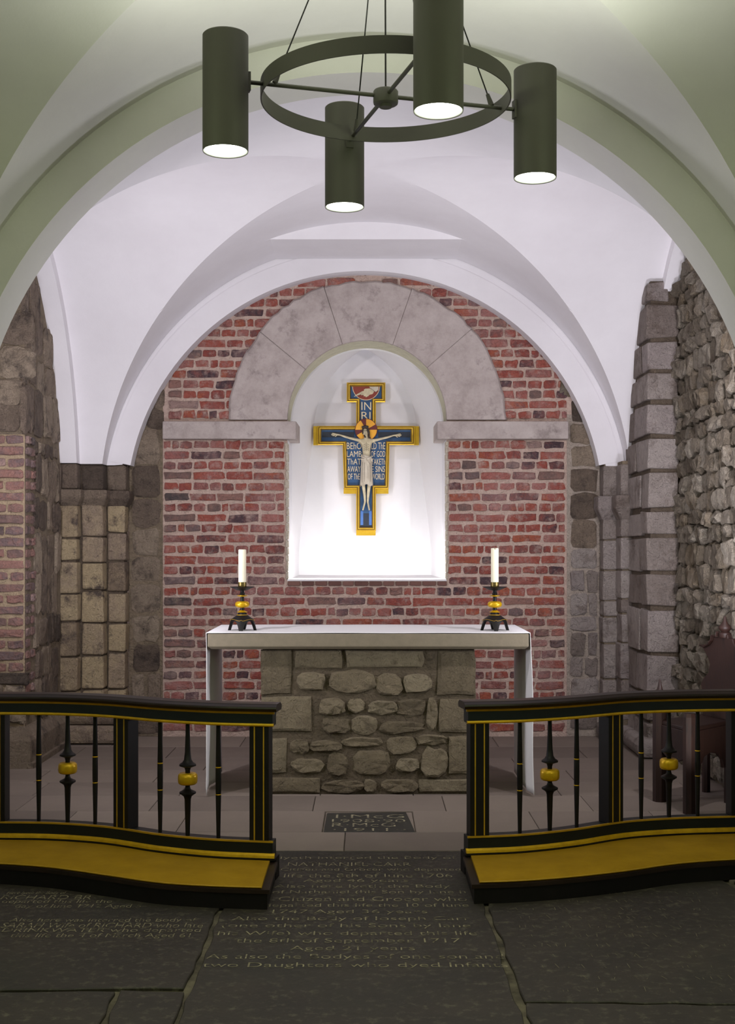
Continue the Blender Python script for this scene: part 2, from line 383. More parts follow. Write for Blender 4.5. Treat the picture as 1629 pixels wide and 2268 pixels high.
# spandrel face above the ring, up to the vault, hidden shell that closes the bay
b = MB()
n = 60; vv = []; ff = []
for i in range(n+1):
    x = -1.93+3.85*i/n; vv += [(x, YA+.004, ZS if abs(x-xac) > Rw+.1 else zac+math.sqrt(max(0, (Rw+.06)**2-(x-xac)**2)) if abs(x-xac) < Rw+.06 else ZS), (x, YA+.004, 3.72)]
for i in range(n): ff.append((2*i, 2*i+1, 2*i+3, 2*i+2))
b.add(vv, ff); b.build('arch_spandrel', M['plaster'], tr2)

# ---- wall_back with the niche opening
NX, NR = -.004, .593; NZ = PZ(931, YW); NS = PZ(1284, YW)
def niche_section(hw, zs, zc, kind, y, cx=NX, nj=6, na=20, apex=None):
    pts = []
    for i in range(nj): pts.append((cx-hw, y, zs+(zc-zs)*i/nj))
    if kind == 'round':
        for i in range(2*na+1):
            a = pi-pi*i/(2*na); pts.append((cx+hw*math.cos(a), y, zc+hw*math.sin(a)))
    else:
        Hp = apex-zc; c = (Hp*Hp-hw*hw)/(2*hw); r = hw+c; am = math.acos(c/r)
        L_ = []
        for i in range(na+1):
            a = am*i/na; L_.append((cx+c-r*math.cos(a), y, zc+r*math.sin(a)))
        pts += L_+[(2*cx-x, yy, z) for x, yy, z in L_[::-1][1:]]
    for i in range(nj)[::-1]: pts.append((cx+hw, y, zs+(zc-zs)*i/nj))
    return pts
sec0 = niche_section(NR, NS, NZ, 'round', YW)
bm = bmesh.new()
inner = [bm.verts.new(p) for p in sec0]
outer = [bm.verts.new(p) for p in [(-2.3, YW, -.05), (-2.3, YW, 3.8), (2.3, YW, 3.8), (2.3, YW, -.05)]]
ed = [bm.edges.new((inner[i], inner[(i+1) % len(inner)])) for i in range(len(inner))]+[bm.edges.new((outer[i], outer[(i+1) % 4])) for i in range(4)]
bmesh.ops.triangle_fill(bm, use_beauty=True, edges=ed)
me = bpy.data.meshes.new('wall_back'); bm.to_mesh(me); bm.free(); me.materials.append(M['mortar'])
wall_back = tag(obj('wall_back', me), kind='structure')
# niche lining
nb = MB()
secs = [sec0, niche_section(NR, NS, NZ, 'round', 9.75), niche_section(NR-.012, NS+.004, NZ, 'round', 9.752), niche_section(.412, NS+.02, 2.34, 'pointed', 10.12, cx=PX(809, 10.1), apex=PZ(772, 10.12))]
secs[3] = [((x if z > 2.34 else x+(x-PX(809, 10.1))/.412*.12*min(1, (2.34-z)/.9)), y, z) for x, y, z in secs[3]]
n = len(sec0); vs_ = [p for s in secs for p in s]; fs = []; fm = []
for s in range(3):
    for k in range(n):
        a, c = s*n+k, s*n+(k+1) % n
        fs.append((a, c, c+n, a+n)); fm.append(1 if (s == 0 and 6 <= k < n-7) else 0)
M['soffit'] = mat('pale_soffit_stone', [rgb(178, 174, 150), rgb(204, 200, 178)], .9, nscale=14, bump=.8, bscale=40, bdist=.01)
me = fixn(mesh('niche', vs_, fs, [M['niche'], M['soffit']], True, fm)); me.set_sharp_from_angle(angle=math.radians(30))
# make sure it faces inwards (lighting is two sided anyway)
niche = obj('niche', me, wall_back); niche['label'] = 'white plastered round-headed niche lining'
bp_ = [secs[3][i] for i in range(n)]
mk('niche_back', bp_, [tuple(range(n))], M['niche'], wall_back)
# sill lip and sill bricks
b = MB(); b.box(NX-NR-.002, NX+NR+.002, YW-.008, YW+.03, NS-.010, NS+.002); b.build('sill_lip', M['niche'], wall_back, bevel=.002)
M['limewash'] = mat('limewashed_brick', [rgb(226, 220, 204), rgb(204, 186, 164)], .9, nscale=30, bump=1, bscale=50, bdist=.02)
for sx in (-1, 1):
    zz = NS+.004
    while zz < PZ(978, YW)-.02:
        hz = min(R_.uniform(.05, .075), PZ(976, YW)-zz); xe = NX+sx*NR; b = MB(); w_ = R_.uniform(.008, .020); b.box(min(xe-sx*.004, xe+sx*w_), max(xe-sx*.004, xe+sx*w_), YW-R_.uniform(.008, .014), YW+.12, zz, zz+hz-.003, j=.002); b.build('jamb_brick', M['limewash'], wall_back, bevel=.004, segs=1); zz += hz
xx = PX(638, YW); 
while xx < PX(985, YW):
    wd = R_.uniform(.09, .115); b = MB(); b.box(xx, min(xx+wd-.012, PX(990, YW)), YW-.016, YW+.03, PZ(1297, YW), PZ(1287.5, YW), j=.002); o = b.build('sill_brick', M['sill_brick'], wall_back, bevel=.004, segs=1); xx += wd

# bricks
BV = {}
for kind, wd in (('long', .212), ('short', .098)):
    BV[kind] = [pillow('brick', outline_box(wd, .056, R_, .005), R_.uniform(.005, .012), M['brick'], R_, .3) for _ in range(14)]
BD = {}
for kind, wd in (('long', .212), ('short', .098)):
    BD[kind] = [pillow('brick', outline_box(wd, .054, R_, .005), R_.uniform(.008, .018), M['brick_dark'], R_, .3) for _ in range(8)]
items = []      # (vis, mesh, x, z, sx, sz)
def brick_row(x0, x1, z, kind, prio, fn=None, sz=1, pools=None):
    x = x0; first = True
    while x < x1-.03:
        base = .222 if kind == 'long' else .111
        wd = base*R_.uniform(.86, 1.12) if R_.random() > .12 else base*R_.uniform(.5, .62)
        k = 'long' if wd > .16 else 'short'
        if x+wd > x1-.05: wd = x1-x; k = 'long' if wd > .16 else 'short'
        nominal = .212 if k == 'long' else .098
        cx_ = x+wd/2
        if fn is None or fn(cx_, z, wd):
            items.append((prio(cx_, z), k, cx_, z+R_.uniform(-.003, .003), (wd-.013)/nominal, sz*R_.uniform(.9, 1.06)))
        x += wd
pitch = 23.2*YW/F
xl, xr = PX(362, YW), PX(1253, YW)
zi = PZ(972, YW)
row = 0; z = PZ(985, YW)
def prio_low(x, z): return (0 if z > .42 else 1) + (1 if (abs(x) < .72 and z < .62) else 0)
while z > .03:
    kind = 'short' if row % 2 == 0 else 'long'
    if z-.02 > NS-.05 and z > PZ(1290, YW):
        brick_row(xl, PX(632, YW), z, kind, prio_low); brick_row(PX(993, YW), xr, z, kind, prio_low)
    else: brick_row(xl, xr, z, kind, prio_low)
    z -= pitch*R_.uniform(.985, 1.015); row += 1
z = PZ(919, YW); row = 0
RO = 308*YW/F; 
def up_ok(x, z, wd):
    d = math.hypot(x-NX, z-NZ); return d > RO-.02 and math.hypot(x-xac, z-zac) < Rw+.06
while z < 3.50:
    kind = 'short' if row % 3 != 1 else 'long'
    zr = z-zac; ex = math.sqrt(max(0, (Rw+.03)**2-zr*zr))
    zn = z-NZ; ix = math.sqrt(max(0, RO*RO-zn*zn)) if abs(zn) < RO else 0
    a, c = max(-ex, PX(372, YW)), min(ex, PX(1258, YW))
    if ix > 0:
        brick_row(a, NX-ix+.04, z, kind, lambda x, z: 0); brick_row(NX+ix-.02, c, z, kind, lambda x, z: 0)
    else: brick_row(a, c, z, kind, lambda x, z: 0)
    z += 22.6*YW/F; row += 1
# the largest showing are parts, the rest one stuff part
items.sort(key=lambda t: (t[0], -t[4]*(2 if t[1] == 'long' else 1)))
rest = []
for i, (pr, k, x, z, sx, sz) in enumerate(items):
    dark = R_.random() < (.62 if x < PX(430, YW) and z < 2.2 else .10)
    me = R_.choice((BD if dark else BV)[k])
    if i < 296:
        o = obj('brick', me, wall_back, (x, YW, z)); o.scale = (sx, 1, sz); o.rotation_euler[1] = R_.uniform(-.01, .01)
    else: rest.append((me, Matrix.Translation((x, YW, z)) @ Matrix.Diagonal((sx, 1, sz, 1))))
joined('distant_brick', rest, M['brick'], wall_back)

# stone quoins left and right of the brick
def stone_col(parent, px0, px1, ys, Y, m, d=(.010, .022), name='wall_stone', irr=.035, split=.25, p=8, rnd=R_):
    for y0, y1 in zip(ys[:-1], ys[1:]):
        xa, xb = PX(px0, Y), PX(px1, Y); za, zb = PZ(y1, Y), PZ(y0, Y)
        cuts = [xa, xb]
        if rnd.random() < split: cuts = [xa, xa+(xb-xa)*rnd.uniform(.35, .65), xb]
        for a, c in zip(cuts[:-1], cuts[1:]):
            wd, ht = c-a-.014, zb-za-.012
            me = pillow(name, outline_box(wd, ht, rnd, .009), rnd.uniform(*d), m, rnd, .3)
            obj(name, me, parent, ((a+c)/2, Y, (za+zb)/2))
b = MB(); b.box(PX(286, YW), PX(361, YW), YW-.005, YW+.01, 0, 2.6); b.build('mortar_patch', M['mortar_d'], wall_back)
b = MB(); b.box(PX(1256, YW), PX(1330, YW), YW-.004, YW+.01, 0, 2.4); b.build('mortar_patch', M['mortar_p'], wall_back)
stone_col(wall_back, 292, 358, [948, 1030, 1105, 1170, 1232, 1292, 1358, 1425, 1490, 1560, 1628], YW, M['brown'], split=.3)
stone_col(wall_back, 322, 366, [860, 905, 950], YW, M['brown'], d=(.01, .02), split=0)
stone_col(wall_back, 1262, 1326, [985, 1035, 1090, 1150, 1215], YW, M['brown'], split=.2)
stone_col(wall_back, 1262, 1326, [1215, 1262, 1312, 1365, 1400, 1455, 1500, 1560, 1618], YW, M['ashlar'], split=.35)
stone_col(wall_back, 1262, 1310, [880, 935, 985], YW, M['brown'], d=(.01, .02), split=0)
stone_col(wall_back, 1240, 1272, [820, 880], YW, M['rubble'], d=(.01, .02), split=0)

# voussoirs, imposts
def voussoir(a0, a1, r0, r1, dep, zcut=None):
    n = 12; b = MB(); vs_ = []
    e = .0006/r1
    A = [math.radians(a0)+(math.radians(a1)-math.radians(a0))*i/n for i in range(n+1)]
    A[0] += e*(1 if a1 > a0 else -1); A[-1] -= e*(1 if a1 > a0 else -1)
    for a in A:
        rr = r1*(1+R_.uniform(-.008, .008))
        for r, y in ((r0, YW+.02), (r0, YW-dep), (rr*.985, YW-dep), (rr, YW-dep*.4), (rr, YW+.02)):
            vs_.append((NX+r*math.cos(a), y, NZ+r*math.sin(a)))
    fs = []
    for i in range(n):
        for k in range(5):
            a = i*5+k; c = i*5+(k+1) % 5; fs.append((a, c, c+5, a+5))
    fs += [(0, 1, 2, 3, 4), tuple(n*5+k for k in (4, 3, 2, 1, 0))]
    b.add(vs_, fs); return b
for a0, a1, dp in ((180, 140.5, .030), (140.5, 108, .036), (108, 71, .028), (71, 41, .034), (41, 0, .032)):
    voussoir(a0, a1, NR, RO+R_.uniform(-.006, .01), dp).build('voussoir', M['voussoir'], wall_back, bevel=.003, segs=1)
for pa, pb, side in ((360, 657, 1), (968, 1260, -1)):
    Yi = YW-.075
    b = MB(); xa, xb = PX(pa, Yi), PX(pb, Yi); za, zb = PZ(972, Yi), PZ(933, Yi)
    if side > 0: poly = [(xa, Yi), (xb-.005, Yi), (xb, Yi+.02), (xb+.004, YW+.33), (NX-NR+.0, YW+.33), (NX-NR, YW), (xa, YW)]
    else: poly = [(xb, Yi), (xb, YW), (NX+NR, YW), (NX+NR, YW+.33), (xa-.004, YW+.33), (xa, Yi+.02), (xa+.005, Yi)]
    n = len(poly); b.add([(x, y, za) for x, y in poly]+[(x, y, zb) for x, y in poly], [tuple(range(n))[::-1], tuple(range(n, 2*n))]+[(k, (k+1) % n, (k+1) % n+n, k+n) for k in range(n)])
    b.build('impost', M['voussoir'], wall_back, bevel=.006)

# ---- responds: stepped corner shafts that carry the vault
def block(name, m, parent, x0, x1, y0, y1, z0, z1, j=.006, bev=.010):
    b = MB(); b.box(x0, x1, y0, y1, z0, z1, j=j); return b.build(name, m, parent, bevel=bev, segs=2)
wall_left = empty('wall_left'); tag(wall_left, kind='structure')
wall_right = empty('wall_right'); tag(wall_right, kind='structure')
# left: strips (px range at their own depth)
L1 = (XL-.05, PX(171, 9.02), 9.02); L2 = (PX(171, 9.02)-.02, PX(228, 9.124), 9.124); L3 = (PX(228, 9.124)-.02, PX(278, YA), YA)
zc0, zc1 = PZ(1118, 9.1), PZ(1085, 9.1)
for (x0, x1, Y), m in ((L1, M['tawny']), (L2, M['tawny']), (L3, M['tawny'])):
    block('respond_core', M['mortar_b'], wall_left, x0+.002, x1-.016, Y+.022, YW+.01, 0, ZS+.02, j=0, bev=0)  # dark core seen in the gaps puts groove shade into the colour
    cuts = [PZ(y, Y)+R_.uniform(-.02, .02) for y in (1595, 1525, 1450, 1378, 1310, 1243, 1185)]
    cuts = [.2]+cuts+[zc0+.01]
    for z0, z1 in zip(cuts[:-1], cuts[1:]):
        block('respond_stone', m, wall_left, x0+.030, x1+R_.uniform(-.004, .004), Y+R_.uniform(-.005, .005), YW, z0+.006, z1-.006, j=.006, bev=.012)
    block('respond_stone', M['brown'], wall_left, x0+.030, x1, Y, YW, zc1, ZS-.004, j=.004, bev=.012)
    # cap: square abacus with chamfer under it, projecting
    b = MB(); pj = .045; w1 = x1+.036
    b.add([(x0, Y-pj, zc1), (w1, Y-pj, zc1), (w1, YW, zc1), (x0, YW, zc1),
           (x0, Y-pj, zc0+.05), (w1, Y-pj, zc0+.05), (w1, YW, zc0+.05), (x0, YW, zc0+.05),
           (x0, Y, zc0-.012), (x1, Y, zc0-.012), (x1, YW, zc0-.012), (x0, YW, zc0-.012)],
          [(3, 2, 1, 0), (0, 1, 5, 4), (1, 2, 6, 5), (2, 3, 7, 6), (3, 0, 4, 7), (4, 5, 9, 8), (5, 6, 10, 9), (6, 7, 11, 10), (7, 4, 8, 11), (8, 9, 10, 11)])
    b.build('capital', M['brown'], wall_left, bevel=.012)
block('plinth', M['tawny'], wall_left, XL-.05, PX(285, 9.1), 8.96, YW, 0, .135, j=.008, bev=.03)
block('plinth', M['tawny'], wall_left, XL-.05, PX(283, 9.1), 8.99, YW, .135, .22, j=.006, bev=.03)
# right
R1 = (1.732, 1.86, YA); R2 = (1.828, 1.93, 9.07)
zr0, zr1 = PZ(1150, 9.1), PZ(1097, 9.1)
for (x0, x1, Y) in (R1, R2):
    block('respond_core', M['mortar_d'], wall_right, x0+.010, x1, Y+.012, YW+.01, 0, ZS+.02, j=0, bev=0)
    cuts = [.16]+[PZ(y, Y)+R_.uniform(-.02, .02) for y in (1560, 1500, 1430, 1360, 1330, 1262, 1190)]+[zr0+.01]
    for z0, z1 in zip(cuts[:-1], cuts[1:]):
        if z1-z0 < .03: continue
        block('respond_stone', M['ashlar'], wall_right, x0+R_.uniform(-.004, .004), x1, Y+R_.uniform(-.004, .004), YW, z0+.005, z1-.005, j=.004, bev=.010)
    block('respond_stone', M['ashlar'], wall_right, x0, x1, Y, YW, zr1, ZS-.004, j=.003, bev=.008)
    b = MB(); pj = .05; w1 = x0-.045
    b.add([(x1, Y-pj, zr1), (w1, Y-pj, zr1), (w1, YW, zr1), (x1, YW, zr1),
           (x1, Y-pj, zr0+.08), (w1, Y-pj, zr0+.08), (w1, YW, zr0+.08), (x1, YW, zr0+.08),
           (x1, Y, zr0-.01), (x0, Y, zr0-.01), (x0, YW, zr0-.01), (x1, YW, zr0-.01)],
          [(3, 2, 1, 0), (0, 1, 5, 4), (1, 2, 6, 5), (2, 3, 7, 6), (3, 0, 4, 7), (4, 5, 9, 8), (5, 6, 10, 9), (6, 7, 11, 10), (7, 4, 8, 11), (8, 9, 10, 11)])
    b.build('capital', M['ashlar'], wall_right, bevel=.014)
block('plinth', M['ashlar'], wall_right, 1.70, 1.95, 9.0, YW, 0, .12, j=.006, bev=.03)

# ---- wall_left plane + front face of its pier
b = MB(); vs_ = []; fs = []
def side_plane(x, ya, yb, m, parent, name):
    n = 60; vv = []; ff = []
    for i in range(n+1):
        y = ya+(yb-ya)*i/n; q = 1-((y-7.43)/1.59)**2
        z = max(ZS, 1.716+1.86*math.sqrt(max(0, q))) if 5.86 < y < 9.0 else ZS+.3
        vv += [(x, y, 0), (x, y, z+.04)]
    for i in range(n): ff.append((2*i, 2*i+1, 2*i+3, 2*i+2))
    return mk(name, vv, ff, m, parent)
side_plane(XL, 8.08, 9.4, M['mortar_d'], wall_left, 'mortar_bed')
mk('mortar_bed', [(XL, 8.08, 0), (-3.2, 8.08, 0), (-3.2, 8.08, 3.75), (XL, 8.08, 3.75)], [(0, 1, 2, 3)], M['mortar_t'], wall_left)
# recess beyond the pier: side wall further out
mk('mortar_bed', [(-2.9, 5.0, 0), (-2.9, 8.1, 0), (-2.9, 8.1, 3.9), (-2.9, 5.0, 3.9)], [(0, 1, 2, 3)], M['plaster2'], wall_left)
mk('mortar_bed', [(-2.9, 5.6, 3.3), (-2.0, 5.6, 3.75), (-2.0, 8.2, 3.75), (-2.9, 8.2, 3.3)], [(0, 1, 2, 3)], M['plaster2'], wall_left)
# pier front bricks
Yp = 8.08; z = PZ(1478, Yp); r = 0
FL = []
while z < PZ(965, Yp):
    x = XL
    while x > -3.05:
        wd = (.215 if r % 2 else .118)*R_.uniform(.85, 1.1)
        k = 'long' if wd > .16 else 'short'
        me = R_.choice(BD[k]); mx = ((x-wd/2, Yp, z), ((wd-.014)/(.212 if k == 'long' else .098), 1, .95))
        if x > -2.75: o = obj('brick', me, wall_left, mx[0]); o.scale = mx[1]
        x -= wd
    z += 25.2*Yp/F; r += 1
def wall_stones(parent, kindplane, u0, u1, v0, v1, mw, mh, m, d, rnd, mask=None, name='wall_stone', cap=10**6, p=4, irr=.1, rj=.35, smooth=False, gap=.012, nseg=11):
    """random rubble coursing in the plane; kindplane=('x',X,sign) or ('y',Y)"""
    out = []; v = v0
    while v < v1-.02:
        hgt = min(mh*rnd.uniform(.7, 1.4), v1-v); u = u0-rnd.uniform(0, mw*.5)
        while u < u1-.01:
            wd = mw*rnd.uniform(.6, 1.5); cu, cv = u+wd/2, v+hgt/2+rnd.uniform(-.2, .2)*hgt*.5
            if (mask is None or mask(cu, cv)) and cu > u0-.01 and cu < u1+.01:
                out.append((cu, cv, wd-gap, hgt*rnd.uniform(.9, 1.15)-gap))
            u += wd
        v += hgt
    res = []
    for cu, cv, wd, ht in out:
        me = pillow(name, outline_box(max(.02, wd), max(.02, ht), rnd, .009) if p == 5 else outline_blob(max(.02, wd), max(.02, ht), rnd, irr, nseg, p), rnd.uniform(*d), m, rnd, rj, smooth=smooth, tilt=.3)
        if kindplane[0] == 'y': loc, rz = (cu, kindplane[1], cv), 0
        elif kindplane[2] > 0: loc, rz = (kindplane[1], cu, cv), pi/2
        else: loc, rz = (kindplane[1], cu, cv), -pi/2
        res.append((me, loc, rz))
    return res
def put(res, parent, name, limit, m, far):
    for me, loc, rz in res[:limit]: obj(name, me, parent, loc, rz)
    if res[limit:]: joined(far, [(me, Matrix.Translation(loc) @ Matrix.Rotation(rz, 4, 'Z')) for me, loc, rz in res[limit:]], m, parent)
b = MB(); b.box(-3.1, XL-.001, Yp-.004, Yp+.01, PZ(962, Yp), 3.7); b.build('mortar_patch', M['mortar_d'], wall_left)
put(wall_stones(wall_left, ('y', Yp), -3.0, XL-.01, PZ(955, Yp), 3.6, .20, .19, M['brown'], (.015, .035), R_, p=5, irr=.05), wall_left, 'wall_stone', 200, M['brown'], 'far_stone')
put(wall_stones(wall_left, ('y', Yp), -3.0, XL-.01, .27, PZ(1490, Yp), .24, .20, M['brown'], (.015, .035), R_, p=5, irr=.05), wall_left, 'wall_stone', 200, M['brown'], 'far_stone')
def soff(y): 
    q = 1-((y-7.43)/1.59)**2
    return max(ZS, 1.716+1.86*math.sqrt(max(0, q)))
# side face: brick ends near the arris, long upright stones beyond
z = .35
while z < PZ(975, 8.3):
    for y0, wd in ((8.09, .112), (8.205, .10)):
        if R_.random() < .85 or y0 < 8.1:
            o = obj('brick', R_.choice(BD['short']), wall_left, (XL, y0+wd/2, z), pi/2); o.scale = ((wd-.012)/.098, 1, .92)
    z += .073
put(wall_stones(wall_left, ('x', XL, 1), 8.33, 8.98, .27, PZ(975, 8.3), .15, .21, M['brown'], (.006, .018), R_, p=5, irr=.06), wall_left, 'wall_stone', 150, M['brown'], 'far_stone')
put(wall_stones(wall_left, ('x', XL, 1), 8.10, 8.95, PZ(970, 8.3), 3.5, .17, .24, M['brown'], (.006, .02), R_, mask=lambda y, z: z < soff(y)-.03, p=5, irr=.07), wall_left, 'wall_stone', 150, M['brown'], 'far_stone')
# plinth of the left pier
b = MB(); prof = [(-3.1, 8.03), (XL+.05, 8.03), (XL+.05, 9.0), (-3.1, 9.0)]
for z0, z1, e0, e1 in ((0, .035, .075, .075), (.035, .17, .05, .05), (.17, .26, .05, 0)):
    b.add([(-3.1, 8.08-e0, z0), (XL+e0, 8.08-e0, z0), (XL+e0, 9.0, z0), (-3.1, 9.0, z0), (-3.1, 8.08-e1, z1), (XL+e1, 8.08-e1, z1), (XL+e1, 9.0, z1), (-3.1, 9.0, z1)],
          [(0, 1, 5, 4), (1, 2, 6, 5), (4, 5, 6, 7)])
b.build('plinth', M['brown'], wall_left, fix=False)

# ---- wall_right: rubble wall, ashlar pier
side_plane(XR, 5.69, 9.4, M['mortar_d'], wall_right, 'mortar_bed')
# ashlar pier
ys = [620, 670, 752, 822, 890, 966, 1043, 1129, 1187, 1269, 1347, 1448, 1540, 1600, 1650]
X0, X1, Y0, Y1 = PX(1435, 8.45), XR+.02, 8.45, 9.15
block('pier_core', M['mortar_b'], wall_right, X0+.024, X1, Y0+.014, Y1, 0, PZ(622, Y0), j=0, bev=0)
for ya, yb in zip(ys[:-1], ys[1:]):
    z1, z0 = PZ(ya, Y0)-.015, PZ(yb, Y0)+.015
    x1 = PX(1480, Y0) if ya == 620 else X1-.03
    ysplit = Y0+.30+R_.uniform(-.12, .12)
    b = MB(); b.box(X0+R_.uniform(-.006, .006), x1, Y0+R_.uniform(-.006, .004), ysplit-.01, z0, z1, j=.008); b.build('ashlar', M['ashlar'], wall_right, bevel=.009)
    b = MB(); b.box(X0+R_.uniform(-.006, .006), X1-.05, ysplit+.01, Y1, z0+R_.uniform(-.01, .01), z1, j=.008); b.build('ashlar', M['ashlar'], wall_right, bevel=.009)
block('plinth', M['ashlar'], wall_right, X0-.07, XR+.02, Y0-.10, Y1, 0, .13, j=.006, bev=.045)
R2_ = random.Random(5)
rub = wall_stones(wall_right, ('x', XR, -1), 5.72, 8.42, .02, 3.6, .135, .118, M['rubble'], (.022, .058), R2_, mask=lambda y, z: z < soff(y)-.02, name='rubble_stone', p=3.4, irr=.12, rj=.22, gap=-.006, nseg=11)
rub.sort(key=lambda t: -t[1][1])
put(rub, wall_right, 'rubble_stone', 290, M['rubble'], 'near_rubble')
# near-bay side walls, back wall behind the camera
mk('mortar_bed', [(2.2, -.6, 0), (2.2, 5.4, 0), (2.2, 5.4, 3.7), (2.2, -.6, 3.7)], [(0, 1, 2, 3)], M['plaster2'], wall_right)
mk('mortar_bed', [(-2.2, -.6, 0), (-2.2, 5.4, 0), (-2.2, 5.4, 3.7), (-2.2, -.6, 3.7)], [(0, 1, 2, 3)], M['plaster2'], wall_left)
wf = mk('wall_front', [(-2.3, -.55, 0), (2.3, -.55, 0), (2.3, -.55, 3.8), (-2.3, -.55, 3.8)], [(0, 1, 2, 3)], M['plaster2']); tag(wf, kind='structure')

# ---- floor
floor = mk('floor', [(-3.2, -.6, -.012), (2.4, -.6, -.012), (2.4, 9.6, -.012), (-3.2, 9.6, -.012)], [(0, 1, 2, 3)], M['joint']); tag(floor, kind='structure')
def slab(name, poly, m, parent, z0=-.02, z1=0, bev=.003):
    if m is M['slate']:      # worn edges
        q_ = []
        for i in range(len(poly)):
            a, c = Vector(poly[i]), Vector(poly[(i+1) % len(poly)]); k_ = max(1, int((c-a).length/.09))
            for j in range(k_): p_ = a+(c-a)*j/k_; q_.append((p_.x+R5.uniform(-.007, .007), p_.y+R5.uniform(-.007, .007)))
        poly = q_
    n = len(poly); b = MB(); b.add([(x, y, z0) for x, y in poly]+[(x, y, z1) for x, y in poly], [tuple(range(n))[::-1], tuple(range(n, 2*n))]+[(k, (k+1) % n, (k+1) % n+n, k+n) for k in range(n)])
    return b.build(name, m, parent, bevel=bev, segs=1)
R5 = random.Random(21)
rows = [5.84, 6.22, 6.72, 7.14, 7.55, 7.96, 8.42, 8.9, 9.39]
R3 = random.Random(3); PQ = (-.225, .239, 6.2, 6.69)
for i, (ya, yb) in enumerate(zip(rows[:-1], rows[1:])):
    x = -2.9+R3.uniform(0, .3) if i else -2.9
    if i == 1:     # the row that holds the little plaque
        for xa, xb in ((-2.9, -2.2), (-2.2, -1.55), (-1.55, -.95), (-.95, PQ[0]), (PQ[1], .86), (.86, 1.5), (1.5, 2.2)):
            slab('paving_slab', [(xa+.0018, ya+.0018), (xb-.0018, ya+.0018), (xb-.0018, yb-.0018), (xa+.0018, yb-.0018)], M['paving'], floor)
        continue
    while x < 2.2:
        wd = R3.uniform(.5, .95); xb = min(x+wd, 2.25)
        slab('paving_slab', [(x+.0018, ya+.0018), (xb-.0018, ya+.0018), (xb-.0018, yb-.0018), (x+.0018, yb-.0018)], M['paving'], floor); x = xb
plq = slab('memorial_plaque', [(PQ[0]+.008, 6.215), (.236, 6.215), (.222, 6.45), (.205, 6.69), (PQ[0]+.01, 6.665)], M['dark_slate'], floor, z1=.001)
plq['label'] = 'small dark slate memorial plaque with cut initials'
slab('paving_slab', [(-.222, 6.225), (.238, 6.225), (.238, 6.715), (-.222, 6.715)], M['paving'], floor, z0=-.03, z1=-.006)
# ledger stones
R5 = random.Random(21)
led_c = slab('ledger_slab', [(-.560, 3.62), (.462, 3.62), (.448, 5.83), (-.566, 5.83)], M['slate'], floor)
led_l = slab('ledger_slab', [(-2.2, 3.95), (-.585, 4.02), (-.580, 5.83), (-2.2, 5.83)], M['slate'], floor)
led_r = slab('ledger_slab', [(.485, 3.90), (1.72, 3.86), (1.50, 5.3), (1.42, 5.83), (.470, 5.83)], M['slate'], floor)
for poly in ([(-2.2, 2.4), (-.74, 2.4), (-.80, 3.99), (-2.2, 3.93)], [(-.72, 2.4), (-.575, 2.4), (-.575, 3.98), (-.78, 3.99)], [(-.56, 2.2), (.46, 2.2), (.462, 3.60), (-.560, 3.60)],
             [(.48, 2.2), (2.2, 2.2), (2.2, 3.84), (.485, 3.88)], [(1.74, 3.87), (2.2, 3.87), (2.2, 5.3), (1.54, 5.3)]):
    slab('ledger_slab', poly, M['slate'], floor)
slab('paving_slab', [(1.53, 5.32), (2.2, 5.32), (2.2, 5.83), (1.45, 5.83)], M['paving'], floor)
for poly in ([(-2.2, .9), (-.4, .9), (-.4, 2.38), (-2.2, 2.38)], [(-.38, .9), (1.0, .9), (1.0, 2.18), (-.38, 2.18)], [(1.02, .9), (2.2, .9), (2.2, 2.18), (1.02, 2.18)], [(-2.2, -.5), (-.1, -.5), (-.1, .88), (-2.2, .88)], [(-.08, -.5), (2.2, -.5), (2.2, .88), (-.08, .88)]):
    slab('ledger_slab', poly, M['slate'], floor)

def floor_text(lines, parent, zt=.0012, thin=-.011, name='lettering', italic=0):
    b = MB()
    for s, px0, px1, py, hgt in lines:
        x0, Y, _ = PF(px0, py); x1, _, _ = PF(px1, py)
        V, Fs = text_mesh(s, x0, x1, Y, Y+hgt, thin)
        b = MB(); b.add([(x, y, zt) for x, y, _ in V], Fs); b.build(name, M['letters'], parent, fix=False)
def zc(x, y): return 400+x/2.172, 1760+y/2.172
LT = [('lyeth interred the Body of', 480, 1330, 314), ('NATHANIEL CARR', 515, 1110, 344), ('Citizen and Grocer who departed', 480, 1350, 371),
      ('life the 8th of Iune 1706', 497, 1310, 399), ('Aged 46 years', 590, 1100, 425), ('Also here lyeth the Body', 450, 1300, 453),
      ('of Nathaniel (his Son by Iane h', 440, 1375, 481), ('Citizen and Grocer who', 470, 1380, 513), ('departed this life the 10 of Iune', 400, 1390, 546),
      ('1747 Aged 36 years', 440, 1190, 577), ('Alſo the Body of Ioseph Carr', 245, 1400, 611), ('(one other of his Sons by Iane', 195, 1400, 645),
      ('his Wife) who departed this life', 175, 1430, 683), ('the 8th of September 1717', 262, 1350, 719), ('Aged 21 years', 525, 1130, 756),
      ('As alſo the Bodyes of one ſon and', 120, 1560, 797), ('two Daughters who dyed Infants', 100, 1580, 838)]
LT = [(a.replace('ſ', 's'), *[zc(p, 0)[0] for p in (b_, c_)], zc(0, d_)[1], .062) for a, b_, c_, d_ in LT]
floor_text(LT, led_c)
def zl(x, y): return x/3.394, 1930+y/3.394
LL = [('Here lyeth the Body of', 40, 480, 180), ('RICHARD BR', 0, 680, 212), ('departed this life the', 0, 830, 246), ('day of Iune 1712 Aged 5', 100, 1050, 282),
      ('Also here was interred the Body of', 60, 1465, 388), ('SARAH Wife of RICHARD who late', 0, 1520, 425), ('DRINKWATER who departed', 0, 1500, 466), ('this life the 4 of March Aged 61', 60, 1420, 506)]
